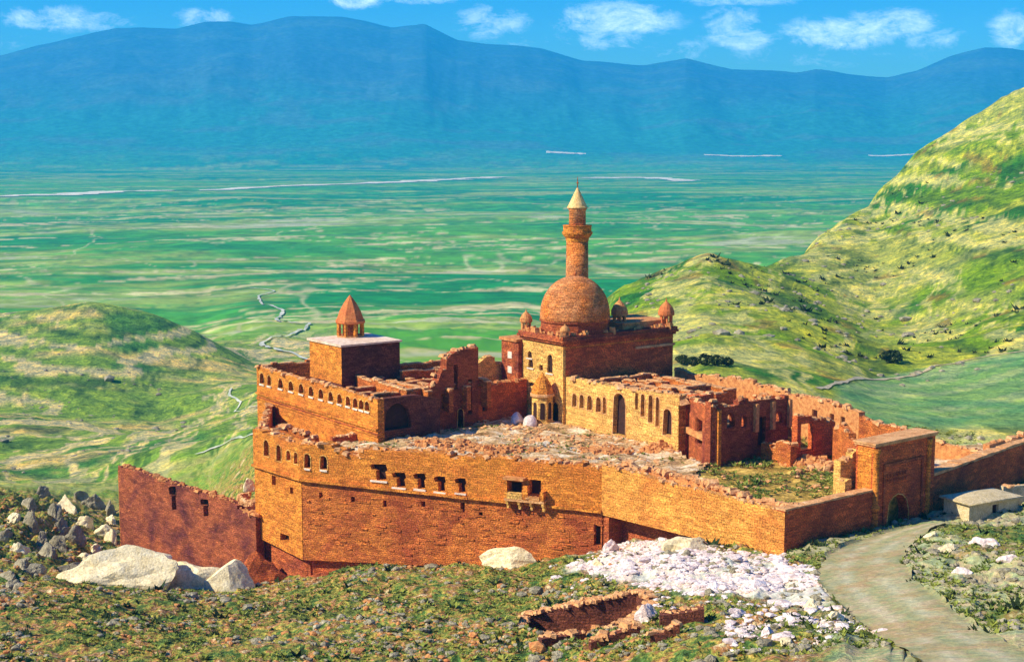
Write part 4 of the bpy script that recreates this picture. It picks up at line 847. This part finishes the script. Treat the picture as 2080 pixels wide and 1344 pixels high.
# lower outwork wall on the left
r, L = frame('outwork_wall', 'low weathered red outwork wall at far left below the bastion', 'wall', LW0, LW1)
wall(r, LW0, LW1, -27, [(0, -8.7), (3, -8.6), (L * .35, -9.1), (L * .8, -9.6), (L * .9, -10.4), (L, -10.6)], 1.3, 'outwork', [(350, 985, 1035, 16, 'T', ''), (415, 1012, 1048, 18, 'T', '')], .2, coping='lumps', name='wall', dens=4)
MB().box(-.1, -.02, .0, 1.3, -25, -9.2).build('painted_lit_end', 'orange', r)  # orange strip paints the lit end of the outwork
# footing mass under the bastion
def rocky(name, label, cat, cx, cy, cz, rx, ry, rz_, m, seed, group=None, cuts=7, sub=3, rot=0, amp=.16):
    rs = random.Random(seed); bm = bmesh.new(); bmesh.ops.create_icosphere(bm, subdivisions=sub, radius=1)
    planes = [(Vector((rs.uniform(-1, 1), rs.uniform(-1, 1), rs.uniform(-.2, 1))).normalized(), rs.uniform(.5, .85)) for _ in range(cuts)]
    for v in bm.verts:
        for n, d in planes:
            k = v.co.dot(n) - d
            if k > 0: v.co -= n * k * .93
        c = v.co; nn = fbm(np.array([c.x * 2.3 + seed]), np.array([c.y * 2.3 + c.z * 1.7 + seed * 1.3]), 4)[0] - .5
        v.co = c * (1 + nn * amp * 2)
    me = bpy.data.meshes.new(name); bm.to_mesh(me); bm.free(); me.materials.append(M[m]); me.transform(Matrix.Diagonal((rx, ry, rz_, 1)))
    o = bpy.data.objects.new(name, me); COL.objects.link(o); o.location = (cx, cy, cz); o.rotation_euler = (0, 0, rot)
    if label: setp(o, label, cat, group)
    return o
q = Vector((P0.x + 1.8, P0.y - 3.8)); rocky('footing_rock', 'dark red footing mass of rock and masonry under the bastion corner', 'rock', q.x, q.y, -21.0, 4.4, 3.2, 6.0, 'red', 5, cuts=5, rot=.5)
q = P1 + (P2 - P1) * .08; rocky('footing_rock', 'long low dark footing ledge right of the bastion corner', 'rock', q.x + 1.0, q.y - .5, -18.2, 6.2, 2.2, 2.6, 'red', 9, cuts=4, rot=-.5)
rb, L = frame('ruined_ring', 'curved pale rubble ring where the outwork meets the bastion', 'ruin', LW1 - Vector((5, -4.5)), LW1)
b = MB()
for k in range(60): a = R(150) + R(200) * k / 60; b.stone((3.0 + 2.2 * math.cos(a), 2.5 + 1.6 * math.sin(a), -9.8 + random.random() * .7), .35, .3, .3)
b.build('stones', 'coping', rb)
MB().box(1, 6, 1.3, 5, -20, -10.3, .2).build('fill', 'lumps', rb)

# ------------------------------------------------------------------ boulders
def bould(px, py, wpx, hpx, label, seed, m='boulder', D=None, group=None, name='boulder', rot=0, cuts=8, deep=1.0, amp=.24):
    g = hit(px, py, height) if D is None else AT(px, py, D)
    sc = g.y / F; rx = wpx / 2 * sc; rz_ = hpx * sc
    return rocky(name, label, 'boulder', g.x, g.y + rx * .45 * deep, g.z - rz_ * .06, rx * 1.12, rx * .6 * deep, rz_ * 1.12, m, seed, group, cuts, 4, rot, amp)
bould(235, 1190, 250, 66, 'largest pale boulder at the foot of the outwork wall, leftmost of three', 21, cuts=6)
bould(365, 1195, 180, 62, 'middle pale boulder at the foot of the outwork wall', 33, cuts=6)
bould(452, 1202, 130, 64, 'pointed pale boulder under the bastion corner', 48, cuts=5, amp=.1)
bould(1066, 1147, 185, 30, 'pale flat boulder against the front wall under the ruined bay', 52)
bould(1400, 1114, 90, 28, 'cream boulder in the shade under the smooth front wall', 61)
bould(1310, 1262, 55, 34, 'white stone block beside the sunken foundation', 64, m='scree')
bould(505, 985, 30, 16, 'small pale stone behind the outwork wall top', 66, D=206)
rr = random.Random(5); i = 0
for (px, py, w_, h_) in [(60, 1080, 44, 46), (100, 1052, 36, 42), (140, 1040, 42, 40), (185, 1030, 40, 44), (220, 1042, 30, 40), (35, 1125, 40, 40), (95, 1130, 50, 30), (150, 1100, 44, 34), (205, 1090, 44, 36), (130, 1160, 54, 28), (60, 1165, 48, 26), (20, 1060, 36, 26), (60, 1030, 34, 24), (110, 1080, 30, 30), (175, 1068, 32, 30), (30, 1190, 50, 20), (90, 1012, 30, 26), (195, 1125, 34, 22), (45, 1150, 40, 30), (120, 1115, 40, 34), (165, 1145, 46, 28), (75, 1105, 36, 34), (10, 1100, 36, 34), (215, 1065, 30, 34), (155, 1015, 34, 28), (15, 1175, 50, 22), (230, 1100, 26, 30)]:
    i += 1; bould(px + rr.uniform(-8, 8), py, w_ * 1.25, h_ * rr.uniform(.55, .8), 'jagged grey rock of the outcrop at the left edge', 100 + i, 'rock' if i % 3 else 'boulder', group='rocks of the left outcrop', name='rock', cuts=11, rot=rr.uniform(0, 3), deep=1.1, amp=.34)
for (px, py, w_, h_) in [(2000, 1110, 60, 18), (1930, 1120, 46, 14), (2050, 1140, 44, 14), (1895, 1090, 34, 10), (1240, 1120, 46, 18), (1215, 1150, 40, 14), (1960, 1165, 40, 12), (1700, 1260, 60, 16), (1790, 1290, 50, 14), (1650, 1235, 46, 14), (1560, 1290, 50, 14), (1600, 1310, 60, 12), (1500, 1250, 50, 14)]:
    i += 1; bould(px, py, w_, h_, 'low pale rock lying in the scrub in front of the palace', 200 + i, 'boulder' if i % 2 else 'scree', group='loose pale rocks before the palace', name='rock', rot=rr.uniform(0, 3), amp=.25)
# small white mounds in the court
for k, (px, py, w_) in enumerate([(1052, 858, 26), (1077, 864, 26)]):
    g = W(px, py, .2); sc = g.y / F
    rocky('white_mound', ['left one of two white rounded mounds at the foot of the court wall', 'right one of two white rounded mounds, nearer the mosque corner'][k], 'mound', g.x, g.y, .5, w_ / 2 * sc * 1.15, w_ / 2 * sc, 1.25, 'scree', 300 + k, cuts=2, sub=3, amp=.06)

# ------------------------------------------------------------------ masses of small stones and tufts (nobody could count them)
def scatter(name, m, pts, size, flat, label, seed, tuft=False):
    rs = np.random.RandomState(seed); V = []; Fc = []; n = 0
    base = np.array([(0, 0, 1), (.89, 0, .45), (.28, .85, .45), (-.72, .53, .45), (-.72, -.53, .45), (.28, -.85, .45), (.72, .53, -.45), (-.28, .85, -.45), (-.89, 0, -.45), (-.28, -.85, -.45), (.72, -.53, -.45), (0, 0, -1)])
    fac = np.array([(0, 1, 2), (0, 2, 3), (0, 3, 4), (0, 4, 5), (0, 5, 1), (1, 6, 2), (2, 7, 3), (3, 8, 4), (4, 9, 5), (5, 10, 1), (6, 7, 2), (7, 8, 3), (8, 9, 4), (9, 10, 5), (10, 6, 1), (11, 7, 6), (11, 8, 7), (11, 9, 8), (11, 10, 9), (11, 6, 10)])
    for (x, y, z) in pts:
        s = size * np.exp(rs.randn() * .45)
        if tuft:
            for k in range(9):
                a = rs.rand() * 6.28; l = s * (.6 + rs.rand()); ax = np.array([math.cos(a), math.sin(a), 0]); o = np.array([x, y, z]) + ax * rs.rand() * s * .6; sd_ = np.array([-ax[1], ax[0], 0]) * s * .34
                tip = o + ax * l * .5 + np.array([0, 0, l * (.25 + rs.rand() * .45)]); V += [o - sd_, o + sd_, tip]; Fc.append((n, n + 1, n + 2)); n += 3
        else:
            v = base * (1 + (rs.rand(12, 3) - .5) * .7) * s * np.array([1, .75 + rs.rand() * .4, flat]); a = rs.rand() * 6.28; c_, s_ = math.cos(a), math.sin(a)
            v = v @ np.array([[c_, s_, 0], [-s_, c_, 0], [0, 0, 1]]) + np.array([x, y, z + s * flat * .25]); V += list(v); Fc += [tuple(f + n) for f in fac]; n += 12
    me = bpy.data.meshes.new(name); me.from_pydata([tuple(map(float, v)) for v in V], [], [tuple(map(int, f)) for f in Fc]); me.materials.append(M[m]); o = bpy.data.objects.new(name, me); COL.objects.link(o)
    return setp(o, label, None, None, 'stuff')
def field(n, fx, fy, keep, seed):
    rs = np.random.RandomState(seed); D = rs.uniform(*fy, n * 3); px = rs.uniform(*fx, n * 3); x = (px - 1040) / F * D; z = height(x, D); py = HZ + (CAMZ - z) * F / D
    k = keep(px, py, x, D) & ~inpoly(x, D, PAL) & (dist_line(x, D, ROAD[::3]) > .1) & ~inpoly(x, D, PIT1); return list(zip(x[k][:n], D[k][:n], z[k][:n]))
scr_in = lambda px, py, x, D: (((px - 1470) / 285) ** 2 + ((py - 1182 - (px - 1470) * .12) / 60) ** 2 + (fbm(x / 5, D / 5, 4) - .5) * 1.4 < 1)
scatter('scree', 'scree', field(4600, (1120, 1760), (128, 172), lambda *q: scr_in(*q) & (fbm(q[2] / 1.7, q[3] / 1.7, 3) > .42), 1) + field(900, (1490, 1880), (98, 140), lambda px, py, x, D: (fbm(x / 3.5 + 2, D / 3.5, 4) > .52) & (py > 1245), 12) + field(350, (1100, 1500), (125, 170), lambda px, py, x, D: (fbm(x / 4, D / 4, 4) > .5), 13), .23, .4, 'white loose scree in front of the low wall corner', 1)
ns = lambda px, py, x, D: fbm(x / 6, D / 6, 4) > .47
scatter('gravel', 'rock', field(5200, (-60, 2140), (95, 235), ns, 2), .22, .6, 'grey stones strewn through the scrub', 2)
scatter('gravel', 'lumps', field(1900, (-60, 1300), (95, 235), ns, 3), .2, .6, 'reddish stones strewn through the scrub', 3)
gs = lambda px, py, x, D: (fbm(x / 8 + 3, D / 8, 4) > .44) & ~scr_in(px, py, x, D)
scatter('grass', 'grass', field(26000, (-60, 2140), (95, 240), gs, 4), .19, 1, 'yellow green scrub grass tufts', 4, True)
scatter('scrub', 'bush', field(1800, (-60, 2140), (95, 240), lambda px, py, x, D: (fbm(x / 5 + 13, D / 5, 4) > .55) & ~scr_in(px, py, x, D), 6), .4, 1, 'dark low scrub plants', 6, True)
hs_ = lambda px, py, x, D: (fbm(x / 30, D / 30, 4) > .52)
scatter('gravel', 'rock', field(420, (1250, 2140), (300, 800), hs_, 7), .7, .5, 'brown stones on the right hillside', 7)
scatter('scrub', 'bush', field(500, (1250, 2140), (330, 800), lambda px, py, x, D: fbm(x / 25 + 4, D / 25, 4) > .58, 8), .9, 1, 'dark tufts on the right hillside', 8, True)
scatter('gravel', 'rock', field(260, (-60, 620), (250, 720), hs_, 9), .55, .5, 'brown stones on the left hillside', 9)

def court_pts(poly, n, seed, th, sc):
    rs = np.random.RandomState(seed); xs = [p.x for p in poly]; ys = [p.y for p in poly]; x = rs.uniform(min(xs), max(xs), n * 4); y = rs.uniform(min(ys), max(ys), n * 4)
    k = inpoly(x, y, poly) & (fbm(x / sc, y / sc, 3) > th); z = (ridged(x / 3, y / 3, 4) - .55) * 1.0 + .15; return list(zip(x[k][:n], y[k][:n], z[k][:n]))
scatter('grass', 'grass', court_pts(court1, 2600, 21, .45, 3) + court_pts(court2, 1100, 22, .56, 4), .2, 1, 'weeds growing in the palace courtyards', 23, True)
scatter('gravel', 'coping', court_pts(court2, 1600, 24, .5, 3) + court_pts(court1, 350, 25, .5, 3), .17, .5, 'broken stones lying in the palace courtyards', 26)
# ------------------------------------------------------------------ shrubs behind the palace
def shrub(label, px, py, wpx, hpx, D, seed, group=None):
    g = hit(px, py, height) if D is None else AT(px, py, D); sc = g.y / F; rx = wpx / 2 * sc; h = hpx * sc; rs = random.Random(seed)
    r = root('shrub', label, 'shrub', (g.x, g.y, hz(g.x, g.y)), 0, group); c = MB()
    for k in range(420):
        a = rs.uniform(0, 6.28); u = rs.uniform(-1, 1); q = rs.uniform(.55, 1) ** .5; s = math.sqrt(1 - u * u); lump = 1 + .3 * math.sin(a * 3 + seed) * s
        p = Vector((rx * q * s * math.cos(a) * lump, rx * q * s * math.sin(a) * lump, h * .55 + h * .5 * q * u)); e = rx * .16
        n = Vector((rs.uniform(-1, 1), rs.uniform(-1, 1), rs.uniform(-1, 1))).normalized(); t = n.orthogonal().normalized(); b2 = n.cross(t)
        c.add([p + t * e, p + b2 * e * .7, p - t * e, p - b2 * e * .7], [(0, 1, 2, 3)])
    c.build('crown', 'bush', r); MB().lathe([(rx * .09, -.4), (rx * .06, h * .4), (rx * .02, h * .7)], 7).build('trunk', 'rock', r); return r
SL = 'dark round shrub in the row just behind the palace roofs'
for k, (px, w_, h_) in enumerate([(1386, 26, 18), (1408, 28, 18), (1432, 30, 24), (1456, 28, 22), (1478, 24, 17)]): shrub(SL, px, 743, w_, h_, None, k, 'shrubs in the row behind the palace')
shrub('lone dark shrub on the slope right of the shrub row', 1813, 738, 42, 26, None, 11)

# ------------------------------------------------------------------ hut on the right
hp = hit(2010, 1046, height); hh = root('stone_hut', 'small pale tan hut with low rounded roof by the road at right', 'hut', (hp.x, hp.y, hp.z), R(28))
lw = MB().panel([[(-3.2, -1), (4.5, -1), (4.5, 1.7), (-3.2, 1.7)], oploop(.9, -.2, 1.0, 1.3, 'r')], 0, .5); lw.box(-3.2, -2.8, .5, 3.6, -1, 1.7).box(4.1, 4.5, .5, 3.6, -1, 1.7).box(-3.2, 4.5, 3.6, 4, -1, 1.7); lw.build('wall', 'hut', hh)
MB().box(.3, 1.5, .42, .48, -.3, 1.2).build('door', 'dark', hh)
vs = []; fs = []; nx, ny = 14, 8
for i in range(nx + 1):
    for j in range(ny + 1):
        u, v = i / nx, j / ny; vs.append((-3.6 + 8.5 * u, -.4 + 4.8 * v, 1.72 + .38 * abs(math.sin(math.pi * u)) ** .7 * abs(math.sin(math.pi * v)) ** .5))
for i in range(nx):
    for j in range(ny): a = i * (ny + 1) + j; fs.append((a, a + ny + 1, a + ny + 2, a + 1))
b = MB(); b.add(vs, fs); b.box(-3.6, 4.9, -.4, 4.4, 1.5, 1.71); b.build('roof', 'hut', hh, True)
a = hit(2040, 1000, height); q0 = Vector((hp.x + 3.5, hp.y + 6)); q1 = q0 + Vector((9, 3))
local_wall('yard_wall', 'low pale yard wall behind the pale tan hut', 'wall', q0, q1, hp.z - 1.5, hp.z + 1.9, .6, 'hut', rag=.15)
q0 = Vector((hp.x + 3.6, hp.y - .6)); local_wall('yard_wall', 'low pale wall running right from the hut front', 'wall', q0 + Vector((1.2, 0)), q0 + Vector((8, .6)), hp.z - 1.5, hp.z + .5, .5, 'hut', rag=.15)

# ------------------------------------------------------------------ sunken foundations in the foreground
def ruin_box(label, pts, zt, th, m, name='sunken_foundation', low=(1, 2)):
    ps = PXP(pts); c = sum(ps, Vector((0, 0))) / len(ps); zb = min(hz(p.x, p.y) for p in ps); r = root(name, label, 'ruin', (c.x, c.y, 0))
    n = len(ps)
    for i in range(n):
        a, b_ = ps[i], ps[(i + 1) % n]; d = b_ - a; L = d.length; o = MB(); za = float(base_h(np.array([a.x]), np.array([a.y]))[0]); zb_ = float(base_h(np.array([b_.x]), np.array([b_.y]))[0])
        h0 = zt if i in low else .1; pts_, f = top_profile(L, [(0, za + h0), (L, zb_ + h0)], .22, .7); o.panel([[(0, min(za, zb_) - 3.4), (L, min(za, zb_) - 3.4)] + pts_[::-1]], -th / 2, th / 2)
        w1 = o.build('wall', m, r); w1.matrix_local = Matrix.Translation((a.x - c.x, a.y - c.y, 0)) @ Matrix.Rotation(math.atan2(d.y, d.x), 4, 'Z')
        st = MB()
        for k in range(int(L * 6)): s = random.uniform(0, L); q = random.uniform(.18, .42); st.stone((s, random.uniform(-th / 2, th / 2), f(s) + .0), q * 1.5, q, q * .4)
        st.build('coping', 'coping', w1)
    return r
ruin_box('large sunken stone foundation with dark inner wall in the foreground', [(1045, 1285), (1068, 1252), (1300, 1205), (1328, 1222), (1300, 1248), (1190, 1300)], .35, .9, 'deep')
def low_ruin(label, a, b_, h, th, m='deep'):
    A, B = PXP([a, b_]); r, L = frame('foundation_wall', label, 'ruin', A, B); za, zb = hz(A.x, A.y), hz(B.x, B.y); wall(r, A, B, min(za, zb) - 2, [(0, za + h), (L, zb + h)], th, m, (), .25, 'coping', dens=4)
low_ruin('short dark stub wall right of the sunken foundation', (1340, 1292), (1430, 1268), 1.2, 1.2)
low_ruin('low ruined wall nearest the camera below the sunken foundation', (1100, 1335), (1190, 1308), .7, .9)
low_ruin('second low ruined wall at the bottom edge of the photo', (1200, 1332), (1300, 1302), .7, .9)
low_ruin('small stone stub at the bottom right of the foundations', (1320, 1318), (1380, 1302), .9, .8)

# ------------------------------------------------------------------ haze
hb = MB().box(-19000, 24000, -60, 15600, -190, 1480); hz_ = hb.build('haze', 'dark'); hz_['kind'] = 'stuff'; hz_['label'] = 'blue haze over the plain and mountains'
m = bpy.data.materials.new('haze air'); m.use_nodes = True; nt = m.node_tree; nt.nodes.clear(); v = N(nt, 'ShaderNodeVolumePrincipled'); v.inputs['Color'].default_value = (.02, .50, 1.0, 1); v.inputs['Density'].default_value = .95e-4; v.inputs['Anisotropy'].default_value = 0
o_ = N(nt, 'ShaderNodeOutputMaterial'); nt.links.new(v.outputs[0], o_.inputs['Volume']); hz_.data.materials[0] = m
